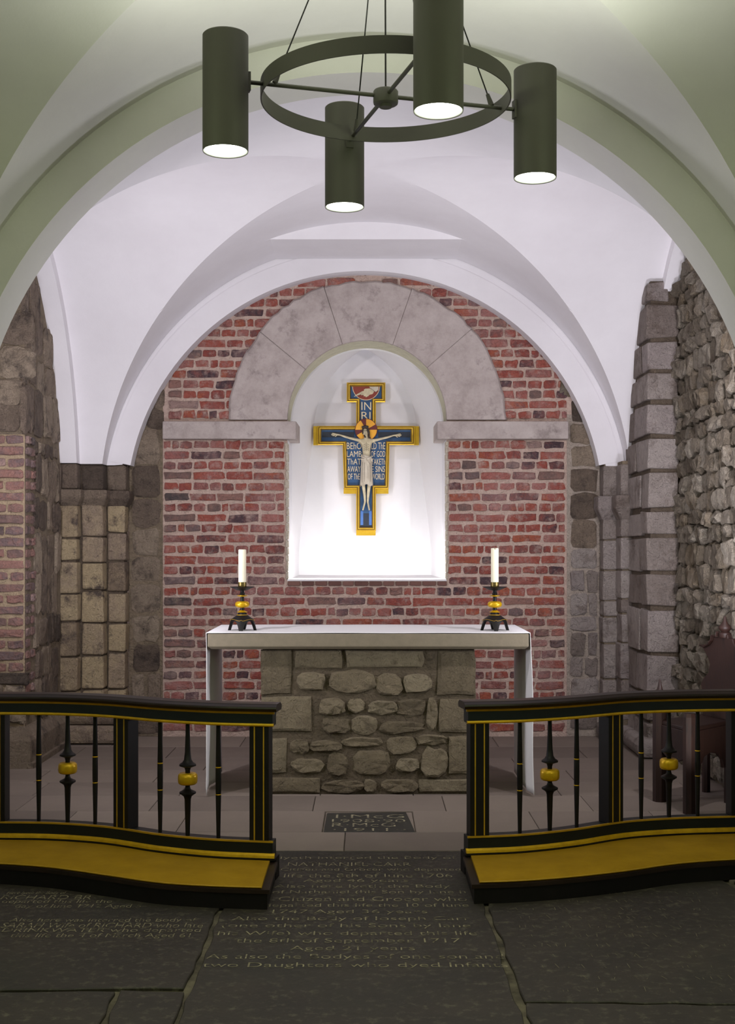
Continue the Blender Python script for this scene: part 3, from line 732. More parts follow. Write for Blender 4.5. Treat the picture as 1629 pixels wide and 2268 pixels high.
floor_text([(a, zl(b_, 0)[0], zl(c_, 0)[0], zl(0, d_)[1], .06) for a, b_, c_, d_ in LL], led_l, thin=-.012)
# the right-hand slab is worn to scattered strokes
b = MB(); R4 = random.Random(9)
for r in range(11):
    Y = 3.98+r*.112
    for k in range(34):
        if R4.random() < .45: continue
        x = .56+k*.027+R4.uniform(-.008, .008); l = R4.uniform(.012, .045); sl = R4.uniform(-.012, .006); t = .0016
        if x > 1.68-(Y-3.86)*.15: continue
        b.add([(x, Y, .0012), (x+t, Y, .0012), (x+t+sl, Y+l, .0012), (x+sl, Y+l, .0012)], [(0, 1, 2, 3)])
b.build('lettering', M['letters'], led_r, fix=False)
def zp(x, y): return 700+x/6.7875, 1780+y/6.7875
PL = [('I·McG', 300, 1330, 222, .085), ('1908·90', 240, 1350, 285, .07), ('R·McG', 240, 1200, 352, .085), ('·1911··', 260, 1360, 415, .06)]
floor_text([(a, zp(b_, 0)[0], zp(c_, 0)[0], zp(0, d_)[1], h_) for a, b_, c_, d_, h_ in PL], plq, zt=.0022, thin=-.012)

# ================================================================ ALTAR
YP = 7.17; YM = 7.09
ZT = PZ(1404, YM); ZB = PZ(1437, YM)
altar = empty('altar', (0, 7.5, 0)); tag(altar, 'pale stone altar slab on a squared rubble pedestal against the brick wall', 'altar')
def rel(o, par):      # keep world coordinates while parenting to an offset empty
    o.parent = par; o.matrix_parent_inverse = Matrix.Translation(par.location).inverted(); return o
b = MB(); x0, x1 = PX(460, YM), PX(1172, YM)
b.add([(x0, YM, ZB+.012), (x1, YM, ZB+.012), (x1, 7.84, ZB+.012), (x0, 7.84, ZB+.012), (x0, YM, ZT), (x1, YM, ZT), (x1, 7.84, ZT), (x0, 7.84, ZT), (x0+.02, YM+.02, ZB-.004), (x1-.02, YM+.02, ZB-.004), (x1-.02, 7.82, ZB-.004), (x0+.02, 7.82, ZB-.004)],
      [(4, 5, 6, 7), (0, 1, 5, 4), (1, 2, 6, 5), (2, 3, 7, 6), (3, 0, 4, 7), (8, 9, 1, 0), (9, 10, 2, 1), (10, 11, 3, 2), (11, 8, 0, 3), (11, 10, 9, 8)])
o = b.build('altar_slab', M['mensa'], bevel=.004); rel(o, altar)
ped = MB(); px0, px1 = PX(580, YP), PX(1053, YP); ped.box(px0+.004, px1-.004, YP+.012, 7.74, 0, ZB-.004)
ped = ped.build('pedestal', M['altar_mortar']); rel(ped, altar)
def zs(x, y): return 560+x/3.133, 1420+y/3.133
quoin = [(55, 60, 265, 370), (55, 385, 415, 632), (55, 675, 235, 920), (60, 950, 470, 1062), (290, 65, 620, 190), (640, 65, 1190, 185), (1285, 65, 1545, 370), (1292, 400, 1545, 632), (1360, 660, 1545, 922), (1145, 960, 1545, 1066)]
inner_s = [(300, 215, 500, 345), (540, 205, 850, 350), (860, 230, 1035, 375), (1055, 225, 1240, 355), (465, 400, 640, 510), (660, 405, 780, 495), (800, 415, 1000, 510), (1005, 405, 1200, 525), (1207, 400, 1283, 620), (480, 530, 675, 635), (685, 515, 865, 645), (890, 560, 1180, 640), (260, 685, 385, 775), (400, 690, 610, 765), (630, 670, 895, 735), (930, 665, 1135, 780), (1142, 650, 1345, 722), (270, 815, 485, 915), (520, 780, 665, 925), (695, 760, 960, 930), (1000, 815, 1150, 910), (1180, 740, 1350, 940), (490, 970, 760, 1060), (770, 960, 860, 1072), (890, 960, 1138, 1060)]
def pstone(r, box):
    (a, c), (e, g) = zs(r[0], r[1]), zs(r[2], r[3]); xa, xb = PX(a, YP), PX(e, YP); za, zb = PZ(g, YP), PZ(c, YP)
    za = max(za, .012); zb = min(zb, ZB-.006)
    if box: 
        pts = outline_box(xb-xa, zb-za, R_, .004); cc = min(xb-xa, zb-za)*.0
        a2, b2 = (xb-xa)/2, (zb-za)/2; pts = [(-a2, -b2), (0, -b2), (a2, -b2), (a2, 0), (a2, b2), (0, b2), (-a2, b2), (-a2, 0)]; pts = [(x+R_.uniform(-.004, .004), z+R_.uniform(-.004, .004)) for x, z in pts]
        me = pillow('stone', pts, .014, M['palest'], R_, .15)
        me.vertices.foreach_get
    else: me = pillow('stone', outline_blob((xb-xa)*1.06, (zb-za)*1.06, R_, .07, 13, 3.2), R_.uniform(.010, .022), M['palest'], R_, .4, tilt=.5)
    o = obj('stone', me); o.location = ((xa+xb)/2, YP+.012, (za+zb)/2); o.parent = ped
    o.matrix_parent_inverse = ped.matrix_parent_inverse.inverted() @ Matrix.Identity(4) if False else Matrix.Identity(4)
for r in quoin: pstone(r, True)
for r in inner_s: pstone(r, False)
# side faces of the pedestal
for sx in (-1, 1):
    X = px0 if sx < 0 else px1; z = .01
    while z < ZB-.06:
        h = R_.uniform(.13, .2); h = min(h, ZB-.01-z); y = YP+.02
        while y < 7.7:
            wd = min(R_.uniform(.15, .3), 7.73-y)
            if wd > .05:
                me = pillow('stone', outline_blob(wd*1.0, h*.96, R_, .04, 10, 5), .012, M['palest'], R_, .2)
                o = obj('stone', me, ped, (X-sx*.004, y+wd/2, z+h/2), -pi/2 if sx < 0 else pi/2)
            y += wd
        z += h
# ---- altar cloth: top and two hanging ends
def cloth():
    b = MB(); yf, yb = YM+.002, 7.852; ny = 18; nz = 26; t = .004
    xl_, xr_ = x0-.004, x1+.004
    vs_ = []; fs = []
    cols = []
    for j in range(ny+1):
        v = j/ny; y = yf+(yb-yf)*v; col = []
        # left end from floor up
        def end(sx, X):
            pts = []
            for k in range(nz+1):
                q = k/nz; z = .012+(ZT+.004-.012)*q
                drop = 1-q
                fold = (.020*math.sin(v*11+1.3*sx)+.012*math.sin(v*23+sx))*min(1, drop*2.2)
                fl = .002*drop+.006*math.sin(drop*7+v*3)*drop
                yy = y+(.05*drop*drop if v < .06 else 0)*(1-v/.06)*0
                pts.append((X+sx*(.003+max(-.002, fl+fold*.55)), yy+.012*math.sin(drop*6+v*4)*drop*(1 if .02 < v < .98 else .6), z))
            return pts
        col += end(-1, xl_)
        for k in range(1, 14): 
            q = k/14; col.append((xl_+(xr_-xl_)*q, y, ZT+.004+.0008*math.sin(q*19+v*4)))
        col += end(1, xr_)[::-1]
        cols.append(col)
    n = len(cols[0])
    for c in cols: vs_ += c
    for j in range(ny):
        for k in range(n-1):
            a = j*n+k; fs.append((a, a+1, a+n+1, a+n))
    me = mesh('altar_cloth', vs_, fs, M['linen'], True); o = obj('altar_cloth', me)
    s = o.modifiers.new('solid', 'SOLIDIFY'); s.thickness = .003; s.offset = 1
    return o
cl = cloth(); tag(cl, 'white linen cloth over the altar top, its ends hanging to the floor', 'cloth')

# ---- candlesticks and candles
def candlestick(x, y, z, label):
    t = empty('candlestick', (x, y, z)); tag(t, label, 'candlestick', 'candlesticks on the altar')
    s = 7.3/F
    # base: dome on four splayed feet
    b = MB(); n = 48; lv = []
    zt, zm, zf = .100*1.0, .072, .055
    feet = 4
    prof = [(.0235, .104), (.026, .098), (.030, .090), (.045, .080), (.066, .066)]
    for r, zz in prof:
        lv.append([(r*math.cos(2*pi*k/n), r*math.sin(2*pi*k/n), zz) for k in range(n)])
    # skirt with arches between the feet
    ring = []; ring2 = []
    for k in range(n):
        a = 2*pi*k/n; q = (math.cos(4*(a+pi/4)-pi)*.5+.5) if False else (math.cos(4*(a-(-pi/2)))*.5+.5)   # feet at -90,0,90,180
        low = 0.0 if q > .90 else .056*min(1, ((.90-q)/.55))**.42
        rr = .070+.014*(1-low/.056)
        ring.append((rr*math.cos(a), rr*math.sin(a), low)); ring2.append(((rr-.016)*math.cos(a), (rr-.016)*math.sin(a), low+.0005))
    lv.append(ring); lv.append(ring2); lv.append([(.05*math.cos(2*pi*k/n), .05*math.sin(2*pi*k/n), .062) for k in range(n)])
    vs_ = [p for l in lv for p in l]; fs = [tuple(range(n))]
    for i in range(len(lv)-1):
        for k in range(n): a = i*n+k; c = i*n+(k+1) % n; fs.append((a, c, c+n, a+n))
    fs.append(tuple((len(lv)-1)*n+k for k in range(n)))
    b.add(vs_, fs); b.build('base', M['ebony'], t, True, angle=35)
    b = MB()
    b.lathe([(.0305, .0893), (.0325, .0905), (.0312, .0925), (.0285, .0935)], seg=32); 
    b.build('gold_band', M['gold_line'], t, True)
    # zig-zag gilt line on the skirt
    b = MB(); prv = None
    for k in range(49):
        a = 2*pi*k/48; q = math.cos(4*(a+pi/2))*.5+.5; zz = .058+.010*(1-abs(q))+(.006 if q > .97 else 0); rr = .0715 if zz < .07 else .069
        p = (rr*math.cos(a), rr*math.sin(a), zz)
        if prv: b.tube(prv, p, .0009, seg=5)
        prv = p
    b.build('gold_line', M['gold_line'], t)
    b = MB(); b.lathe([(.012, .100), (.012, .145), (.0105, .16), (.012, .17), (.0105, .185), (.0105, .2), (.013, .206), (.0155, .213), (.0115, .222), (.0105, .236), (.022, .240)], seg=24); b.build('stem', M['ebony'], t, True, angle=40)
    b = MB(); b.lathe([(.030, .1065), (.031, .109), (.020, .113), (.013, .118), (.012, .106)], seg=32); b.build('lower_ring', M['gilt'], t, True, angle=40)
    b = MB(); pr = []
    for i in range(13):
        a = -pi/2+pi*i/12; pr.append((.018+.0235*math.cos(a)**.7 if abs(math.cos(a)) > 1e-6 else .018, .152+.0185*math.sin(a)))
    b.lathe(pr, seg=36); b.build('knop', M['gilt'], t, True, angle=60)
    b = MB(); b.lathe([(.012, .196), (.022, .1985), (.0315, .202), (.0305, .204), (.014, .207)], seg=32); b.build('upper_ring', M['gilt'], t, True, angle=40)
    b = MB(); b.lathe([(.012, .232), (.028, .234), (.050, .244), (.0715, .2525), (.0725, .2545), (.050, .248), (.012, .243)], seg=48); b.build('drip_pan', M['ebony'], t, True, angle=40)
    b = MB(); b.lathe([(.024, .244), (.0245, .247), (.0245, .281), (.0235, .281), (.0225, .277)], seg=32); b.build('candle_cup', M['bronze'], t, True, angle=40)
    return t
YC = 7.30
zt_ = ZT+.005
for cx_, lab, cl_, top, notch in ((537, 'black and gold candlestick at the left end of the altar', 'cream candle with a flat top in the left candlestick', 1217, 0), (1096.5, 'black and gold candlestick at the right end of the altar', 'cream candle with a notched burnt top in the right candlestick', 1214, 1)):
    x = PX(cx_, YC); candlestick(x, YC, zt_, lab)
    c = empty('candle', (x, YC, zt_+.275)); tag(c, cl_, 'candle', 'candles on the altar')
    hh = PZ(top, YC)-zt_-.275; b = MB(); seg = 32
    r = .0223; vs_ = []; fs = []
    tops = [hh-(.007*max(0, math.cos(2*pi*k/seg+pi/2))**2*notch) for k in range(seg)]
    b.lathe([(r, 0), (r, hh*.5), (r, hh-.004), (r-.003, hh), (.010, hh-.004-.004*notch), (.002, hh-.006)], seg=seg)
    if notch: b.v = [(p[0], p[1], p[2]-(.008 if (p[2] > hh-.012 and abs(p[0]) < .006 and p[1] < .0) else 0)) for p in b.v]
    b.build('wax', M['wax'], c, True, angle=40)
    b = MB(); b.tube((0, 0, hh-.008), (.001, 0, hh+.003), .0011, seg=6); b.build('wick', M['wick'], c)

# ================================================================ COMMUNION RAILS
def spline(pts, x):
    if x <= pts[0][0]: a, c = pts[0], pts[1]; return a[1]+(c[1]-a[1])/(c[0]-a[0])*(x-a[0])*.3
    if x >= pts[-1][0]: a, c = pts[-2], pts[-1]; return c[1]+(c[1]-a[1])/(c[0]-a[0])*(x-c[0])*.3
    for i in range(len(pts)-1):
        if pts[i][0] <= x <= pts[i+1][0]: break
    def sl(k):
        if k == 0: return (pts[1][1]-pts[0][1])/(pts[1][0]-pts[0][0])
        if k == len(pts)-1: return (pts[-1][1]-pts[-2][1])/(pts[-1][0]-pts[-2][0])
        return (pts[k+1][1]-pts[k-1][1])/(pts[k+1][0]-pts[k-1][0])
    h = pts[i+1][0]-pts[i][0]; t = (x-pts[i][0])/h
    return (2*t**3-3*t**2+1)*pts[i][1]+(t**3-2*t**2+t)*h*sl(i)+(-2*t**3+3*t**2)*pts[i+1][1]+(t**3-t**2)*h*sl(i+1)
def rail(side, front, knee, xin, xout, posts, thins, balls, label, tagname):
    """front: rail front plan points (x,Y); knee: kneeler front plan points"""
    t = empty('communion_rail', (side*1.0, 5.5, 0)); tag(t, label, 'rail', 'communion rails')
    def fr(x): return spline(front, x)
    def frame_at(x):
        e = .01; dx, dy = 2*e, fr(x+e)-fr(x-e); l = math.hypot(dx, dy); tx, ty = dx/l, dy/l
        return Vector((x, fr(x), 0)), Vector((-ty, tx, 0)), Vector((tx, ty, 0))     # point, normal pointing away from camera, tangent
    xs = [xin+(xout-xin)*i/56 for i in range(57)]
    def path(ext=0):
        pp = []
        for i, x in enumerate(xs):
            p, nn, tt = frame_at(x)
            if i == 0: p = p-tt*ext*side
            pp.append((p, nn, Vector((0, 0, 1))))
        return pp
    def sw(name, prof, m, ext=0, smooth=False):
        b = MB(); b.sweep(path(ext), prof); o = b.build(name, m, None, smooth, angle=30 if smooth else None); return rel(o, t)
    D = .075
    # bottom rail
    sw('bottom_rail', [(0, .094), (0, .160), (D, .160), (D, .085), (.02, .085)], M['rail_green'], 0)
    sw('gold_moulding', [(-.004, .157), (-.004, .1645), (.006, .1645), (.006, .157)], M['gold_line'], .003)
    sw('gold_moulding', [(-.004, .112), (-.012, .104), (-.014, .094), (.006, .094), (.006, .112)], M['gilt'], .010)
    sw('foot_moulding', [(-.020, .085), (-.020, .093), (D, .093), (D, .0), (.004, .0), (.004, .085)], M['ebony'], .014)
    # top rail
    sw('frieze', [(0, .655), (0, .702), (D, .702), (D, .655)], M['rail_green'], 0)
    sw('gold_moulding', [(-.005, .648), (-.008, .653), (-.005, .660), (.006, .660), (.006, .648)], M['gilt'], .005)
    sw('soffit_board', [(.004, .648), (.004, .656), (D-.004, .656), (D-.004, .648)], M['ebony'], 0)
    sw('gold_moulding', [(-.002, .700), (-.007, .706), (-.014, .712), (.006, .712), (.006, .700)], M['gold_line'], .008)
    sw('rail_cap', [(-.014, .711), (-.019, .716), (-.0225, .724), (-.021, .731), (-.014, .736), (-.006, .738), (0, .743), (D, .743), (D+.006, .738), (D+.02, .733), (D+.0225, .724), (D+.014, .711)], M['rail_wood'], .020, True)
    # posts
    def solve(px, off):
        lo, hi = (min(xin, xout)-.05, max(xin, xout)+.05)
        for _ in range(50):
            mid = (lo+hi)/2; p, nn, tt = frame_at(mid); q = p+nn*off
            if q.x/q.y*F+CX < px: lo = mid
            else: hi = mid
        p, nn, tt = frame_at(mid); q = p+nn*off
        return q, math.atan2(tt.y, tt.x)
    for px in posts:
        q, ang = solve(px, D/2)
        e = empty('post', (q.x, q.y, .160), None, ang); 
        b = MB(); b.box(-.042, .042, -.036, .036, .160, .652); o = b.build('post', M['ebony'], None, bevel=.002); bpy.data.objects.remove(e)
        o.location = (q.x, q.y, 0); o.rotation_euler[2] = ang; rel(o, t)
        for k in (-1, 1):
            b = MB(); b.box(k*.020-.0028, k*.020+.0028, -.0375, -.034, .166, .646); l = b.build('gold_line', M['gold_line'], o)
    def lathe_part(prof, px, name, parts):
        q, ang = solve(px, D/2)
        b = MB(); b.lathe(prof, seg=20); o = b.build(name, M['ebony'], None, True, angle=45); o.location = (q.x, q.y, 0); rel(o, t)
        for nm, pr, m in parts:
            b = MB(); b.lathe(pr, seg=24); b.build(nm, m, o, True, angle=50)
    H0, H1 = .160, .652; hh = H1-H0
    def zf(f): return H1-hh*f
    for px in thins:
        lathe_part([(.0085, zf(1)), (.0092, zf(.9)), (.0118, zf(.63)), (.0112, zf(.62)), (.0122, zf(.60)), (.0125, zf(.5)), (.0122, zf(.395)), (.0112, zf(.385)), (.0118, zf(.375)), (.0095, zf(.1)), (.0092, zf(0))], px, 'baluster',
                   [('gold_ring', [(.0118, zf(.626)), (.0128, zf(.622)), (.0118, zf(.618))], M['gilt']), ('gold_ring', [(.0118, zf(.39)), (.0128, zf(.385)), (.0118, zf(.380))], M['gilt'])])
    for px in balls:
        lathe_part([(.0095, zf(1)), (.0105, zf(.92)), (.0140, zf(.68)), (.018, zf(.655)), (.030, zf(.638)), (.036, zf(.630)), (.036, zf(.618)), (.026, zf(.608)), (.014, zf(.595)), (.0105, zf(.575)), (.0105, zf(.43)), (.014, zf(.405)), (.026, zf(.396)), (.0365, zf(.388)), (.036, zf(.374)), (.024, zf(.358)), (.0165, zf(.335)), (.0125, zf(.27)), (.0095, zf(.1)), (.0090, zf(0))], px, 'ball_baluster',
                   [('gilt_ball', [(.012, zf(.553)), (.034, zf(.551)), (.0405, zf(.540)), (.0425, zf(.52)), (.0425, zf(.484)), (.0405, zf(.464)), (.034, zf(.452)), (.012, zf(.450))], M['gilt'])])
    # kneeler step with its padded top
    def kn(x): return spline(knee, x)
    def strip(name, f0, f1, z0, z1, m, xa, xb, bulge=0, lip=None):
        n = 48; vs_ = []; fs = []
        for i in range(n+1):
            x = xa+(xb-xa)*i/n; y0 = kn(x)+f0; y1 = fr(x)+f1
            row = [(x, y0, z0), (x, y0, z1)]
            if bulge:
                row = [(x, y0, z0), (x, y0-.002, z0+(z1-z0)*.6), (x, y0+.008, z1), (x, y0+.03, z1+bulge*.5), (x, (y0+y1)/2, z1+bulge), (x, y1-.01, z1+bulge*.7), (x, y1, z1), (x, y1, z0)]
            else: row += [(x, y1, z1), (x, y1, z0)]
            vs_ += row
        k = len(row)
        for i in range(n):
            for j in range(k): a = i*k+j; c = i*k+(j+1) % k; fs.append((a, c, c+k, a+k))
        fs += [tuple(range(k))[::-1], tuple(n*k+j for j in range(k))]
        me = fixn(mesh(name, vs_, fs, m, bool(bulge)))
        if bulge: me.set_sharp_from_angle(angle=math.radians(50))
        o = obj(name, me); rel(o, t); return o
    xk = xin-side*.012
    strip('kneeler_base', 0, .0, 0, .062, M['ebony'], xk, xout)
    strip('kneeler_top', -.006, .0, .062, .078, M['rail_wood'], xk-side*.010, xout)
    strip('cushion', .010, -.022, .078, .085, M['velvet'], xin+side*.010, xout, bulge=.006)
    b = MB(); pp = []
    for i in range(60):
        x = xin+side*.012+(xout-xin-side*.012)*i/59; pp.append((Vector((x, kn(x)+.006, .084)), Vector((0, 1, 0)), Vector((0, 0, 1))))
    b.sweep(pp, [(.0032*math.cos(a*pi/3), .0032*math.sin(a*pi/3)) for a in range(6)]); rel(b.build('piping', M['gold_line'], None, True), t)
    return t
fl = [(-1.70, 5.706), (-1.665, 5.704), (-1.42, 5.686), (-1.163, 5.61), (-.90, 5.46), (-.66, 5.367), (-.43, 5.325), (-.38, 5.318)]
kl = [(-1.70, 5.275), (-1.535, 5.257), (-1.296, 5.19), (-1.05, 5.07), (-.818, 4.957), (-.604, 4.908), (-.41, 4.885), (-.37, 4.882)]
rail(-1, fl, kl, -.4015, -1.715, [578.5, 279, -4], [484, 355, 211, 86], [416, 150], 'black and gold curved communion rail left of the opening', 'l')
fr_ = [(.38, 5.40), (.433, 5.409), (.664, 5.452), (.906, 5.555), (1.17, 5.713), (1.427, 5.79), (1.692, 5.824), (1.75, 5.83)]
kr = [(.37, 4.958), (.404, 4.96), (.607, 4.985), (.824, 5.046), (1.052, 5.137), (1.295, 5.257), (1.547, 5.325), (1.72, 5.345)]
rail(1, fr_, kr, .4325, 1.72, [1059, 1354, 1634], [1152, 1278, 1421, 1546], [1218.5, 1482.5], 'black and gold curved communion rail right of the opening', 'r')

# ================================================================ CRUCIFIX in the niche
YX = 10.055
cr = empty('crucifix', (PX(812, YX), YX, PZ(1186, YX))); tag(cr, 'gilt-framed painted hanging crucifix with blue panel on the niche back', 'crucifix')
def cv(px, py): return (PX(px, YX), PZ(py, YX))
def cross_poly(o):    # o>0 shrinks
    L_ = [(768.6+o, 848+o), (854-o, 848+o), (854-o, 891.5-o), (833-o, 891.5-o), (833-o, 944+o), (918.5-o, 944+o), (918.5-o, 986-o), (863.5-o, 986-o), (861-o, 1083-o), (833-o, 1083-o), (833-o, 1176-o), (789.5+o, 1176-o), (789.5+o, 1083-o), (762.5+o, 1083-o), (759.5+o, 986-o), (704+o, 986-o), (704+o, 944+o), (789.5+o, 944+o), (789.5+o, 891.5-o), (768.6+o, 891.5-o)]
    return L_
def fix_poly(o):   # inner corners must also move inwards correctly
    P0 = cross_poly(0); n = len(P0); out = []
    for i in range(n):
        a, c, e = Vector(P0[i-1]), Vector(P0[i]), Vector(P0[(i+1) % n])
        d1 = (c-a).normalized(); d2 = (e-c).normalized(); n1 = Vector((-d1.y, d1.x)); n2 = Vector((-d2.y, d2.x))
        m = (n1+n2); m = m/ (1+n1.dot(n2)); out.append(tuple(c+m*o))
    return out
b = MB(); b.prism([cv(*p) for p in fix_poly(1.0)], YX-.012, YX+.03)
# gilt plates at arm ends and foot
for r in ((694.5, 944, 706, 986), (917, 944, 928.5, 986), (761.5, 1081, 792, 1093.5), (830, 1081, 861, 1093.5), (789.5, 1174, 832.5, 1186)):
    (xa, za), (xb, zb) = cv(r[0], r[3]), cv(r[2], r[1]); b.box(xa, xb, YX-.004, YX+.03, za, zb)
rel(b.build('backboard', M['frame_gold'], None, bevel=.0015, segs=1), cr)
def ring_mould(levels, name, m):
    b = MB(); L_ = [([cv(*p) for p in fix_poly(o)], y) for o, y in levels]; n = 20; vs_ = []
    for poly, y in L_: vs_ += [(x, y, z) for x, z in poly]
    fs = []
    for i in range(len(L_)-1):
        for k in range(n): a = i*n+k; c = i*n+(k+1) % n; fs.append((a, c, c+n, a+n))
    b.add(vs_, fs); return rel(b.build(name, m, None), cr)
M['frame_line'] = mat('frame_groove', [rgb(96, 66, 22), rgb(120, 84, 30)], .5, nscale=20)
for o0, o1, yy in ((3.2, 3.9, YX-.0285), (6.4, 7.3, YX-.029)): ring_mould([(o0, yy+.01), (o0, yy-.0062), (o1, yy-.0062), (o1, yy+.01)], 'frame_groove', M['frame_line'])
ring_mould([(0, YX), (0, YX-.022), (2, YX-.028), (3.2, YX-.024), (3.8, YX-.034), (6.2, YX-.034), (7.2, YX-.022), (8.0, YX-.024), (8.8, YX-.014)], 'frame_moulding', M['frame_gold'])
Yp_ = YX-.0155
b = MB(); b.prism([cv(*p) for p in fix_poly(8.6)], Yp_, YX-.011); rel(b.build('painted_panel', M['panel_blue'], None), cr)
def flat(name, polys, m, dy, th=.0015):
    b = MB()
    for i_, poly in enumerate(polys): b.prism([cv(*p) for p in poly], Yp_-dy-th-i_*.0004, Yp_-dy)
    return rel(b.build(name, m, None), cr)
def rct(a, c, e, g): return [(a, c), (e, c), (e, g), (a, g)]
for q_ in (rct(714, 957, 785, 969), rct(838, 957, 909, 969), rct(805, 1137, 818, 1163), rct(799, 1163, 824, 1168)): flat('dark_stripe', [q_], M['panel_dark'], 0)
for q_ in (rct(799, 1132, 805, 1163), rct(818, 1132, 824, 1163)): flat('light_stripe', [q_], M['panel_light'], 0)
# roundel with the hand
cxr, cyr, rr = 811.3, 856.5, 31
def arc(r, a0, a1, n=20): return [(cxr+r*math.cos(a0+(a1-a0)*i/n), cyr+r*math.sin(a0+(a1-a0)*i/n)) for i in range(n+1)]
ymax = 882.5
def seg_poly(r, top=857): 
    return [(cxr-r, top)]+[(x, min(y, 888-(31-r))) for x, y in arc(r, pi, 0)][1:-1]+[(cxr+r, top)]
flat('roundel_rim', [seg_poly(30.5)], M['cream'], 0, .001)
flat('roundel', [seg_poly(29.3)], M['red'], .001, .001)
flat('sleeve', [[(818, 857), (839, 857), (838.5, 864), (833, 869), (825, 865)]], M['robe'], .002, .003)
# painted hand: palm and fingers as thin relief
hand = [[(806, 866), (812, 861.5), (820, 861), (829, 868), (826, 873), (816, 876), (808, 874)]]
fing = [[(808, 867), (803, 867), (790, 874.5), (784.5, 878.5), (785.5, 879.5), (793, 876.5), (807, 871.5)], [(806, 871), (800, 874), (800.5, 876), (806, 875.5), (812, 874)], [(809, 873), (805.5, 877), (807, 878.5), (812, 877.5), (816, 874)], [(813, 874), (809.5, 878), (811, 880.5), (817, 877.5), (820, 873)], [(818, 862), (810, 861.5), (806, 864), (808, 865.5), (816, 865)]]
flat('painted_hand', hand+fing, M['flesh'], .002, .003)
b = MB()
for a, c in (((806, 872), (796, 876.5)), ((808, 875), (803, 877.5)), ((812, 876), (808, 879)), ((829, 868), (841, 868)), ((822, 861), (830, 867))):
    (xa, za), (xc, zc_) = cv(*a), cv(*c); b.tube((xa, Yp_-.0052, za), (xc, Yp_-.0052, zc_), .0009, seg=5)
rel(b.build('painted_outline', M['line'], None), cr)
# lettering
b = MB()
def zx(x, y): return 740+x/6.3, 840+y/6.3
for s, a, c, e, g in (('IN', 385, 520, 322, 432), ('RI', 385, 512, 458, 560), ('BEhO', 180, 386, 885, 978), ('LD ThE', 524, 715, 885, 978), ('LAMB', 182, 388, 1003, 1085), ('OF GOD', 516, 716, 1003, 1085), ('ThAT', 185, 378, 1110, 1192), ('TAKETh', 524, 716, 1110, 1192), ('AWAY', 188, 372, 1215, 1296), ('E SINS', 528, 712, 1215, 1296), ('OF ThE', 194, 362, 1318, 1400), ('WORLD', 528, 706, 1318, 1400)):
    (pa, qa), (pc, qc) = zx(a, g), zx(c, e); xa, za = cv(pa, qa); xb, zb = cv(pc, qc)
    V, Fs = text_mesh(s, xa, xb, za, zb, -.006); b = MB(); b.add([(x, Yp_-.0012, z) for x, z, _ in V], Fs); rel(b.build('lettering', M['cream'], None, fix=False), cr)
# halo
hx, hz = cv(811.5, 953); hr = 24.3*YX/F
b = MB(); n = 48; ang0 = .28
for ring_ in range(1):
    pass
for k in range(n):
    a0, a1 = 2*pi*k/n, 2*pi*(k+1)/n; am = (a0+a1)/2
    loc = (am-ang0-pi/2) % (2*pi); 
    mi = 1 if min(abs(((am-ang0-c_+pi) % (2*pi))-pi) for c_ in (0, pi/2, pi, 3*pi/2)) < .30 else 0
    q = [(hx+r*math.cos(a), z_) for a in (a0, a1) for r, z_ in ((.004, 0), (hr, 0))]
    v = []
    for y in (Yp_-.030, Yp_-.020):
        for a in (a0, a1):
            for r in (.002, hr): v.append((hx+r*math.cos(a), y+(.004 if r > .01 else 0), hz+r*math.sin(a)))
    b.add(v, [(0, 1, 3, 2), (4, 6, 7, 5), (1, 5, 7, 3)], mi)
rel(b.build('halo', [M['amber'], M['maroon']], None), cr)
b = MB(); pp = []
for k in range(49):
    a = 2*pi*k/48; pp.append((Vector((hx+hr*math.cos(a), Yp_-.026, hz+hr*math.sin(a))), Vector((math.cos(a), 0, math.sin(a))), Vector((0, 1, 0))))
b.sweep(pp, [(.0022*math.cos(q*pi/3), .0032*math.sin(q*pi/3)) for q in range(6)], caps=False); rel(b.build('halo_rim', M['maroon'], None), cr)
# figure: one continuous skinned body
def skin_body(nodes, edges, name, m, root=0, sub=2, smooth=True):
    me = bpy.data.meshes.new(name); me.from_pydata([n_[0] for n_ in nodes], edges, []); me.materials.append(m)
    o = bpy.data.objects.new(name, me); C.objects.link(o)
    o.modifiers.new('skin', 'SKIN')
    if not me.skin_vertices:
        bm_ = bmesh.new(); bm_.from_mesh(me); bm_.verts.layers.skin.verify(); bm_.to_mesh(me); bm_.free()
    for i, n_ in enumerate(nodes):
        sv = me.skin_vertices[0].data[i]; sv.radius = (n_[1], n_[2] if len(n_) > 2 else n_[1]); sv.use_root = (i == root)
    s = o.modifiers.new('sub', 'SUBSURF'); s.levels = s.render_levels = sub
    o.modifiers['skin'].use_smooth_shade = True
    dg = bpy.context.evaluated_depsgraph_get(); m2 = bpy.data.meshes.new_from_object(o.evaluated_get(dg)); m2.name = name
    bpy.data.objects.remove(o); 
    if not m2.materials: m2.materials.append(m)
    m2.polygons.foreach_set('use_smooth', [True]*len(m2.polygons))
    return obj(name, m2)
s = YX/F; yb_ = Yp_-.028
def bp(px, py, dy=0): x, z = cv(px, py); return (x, yb_-dy, z)
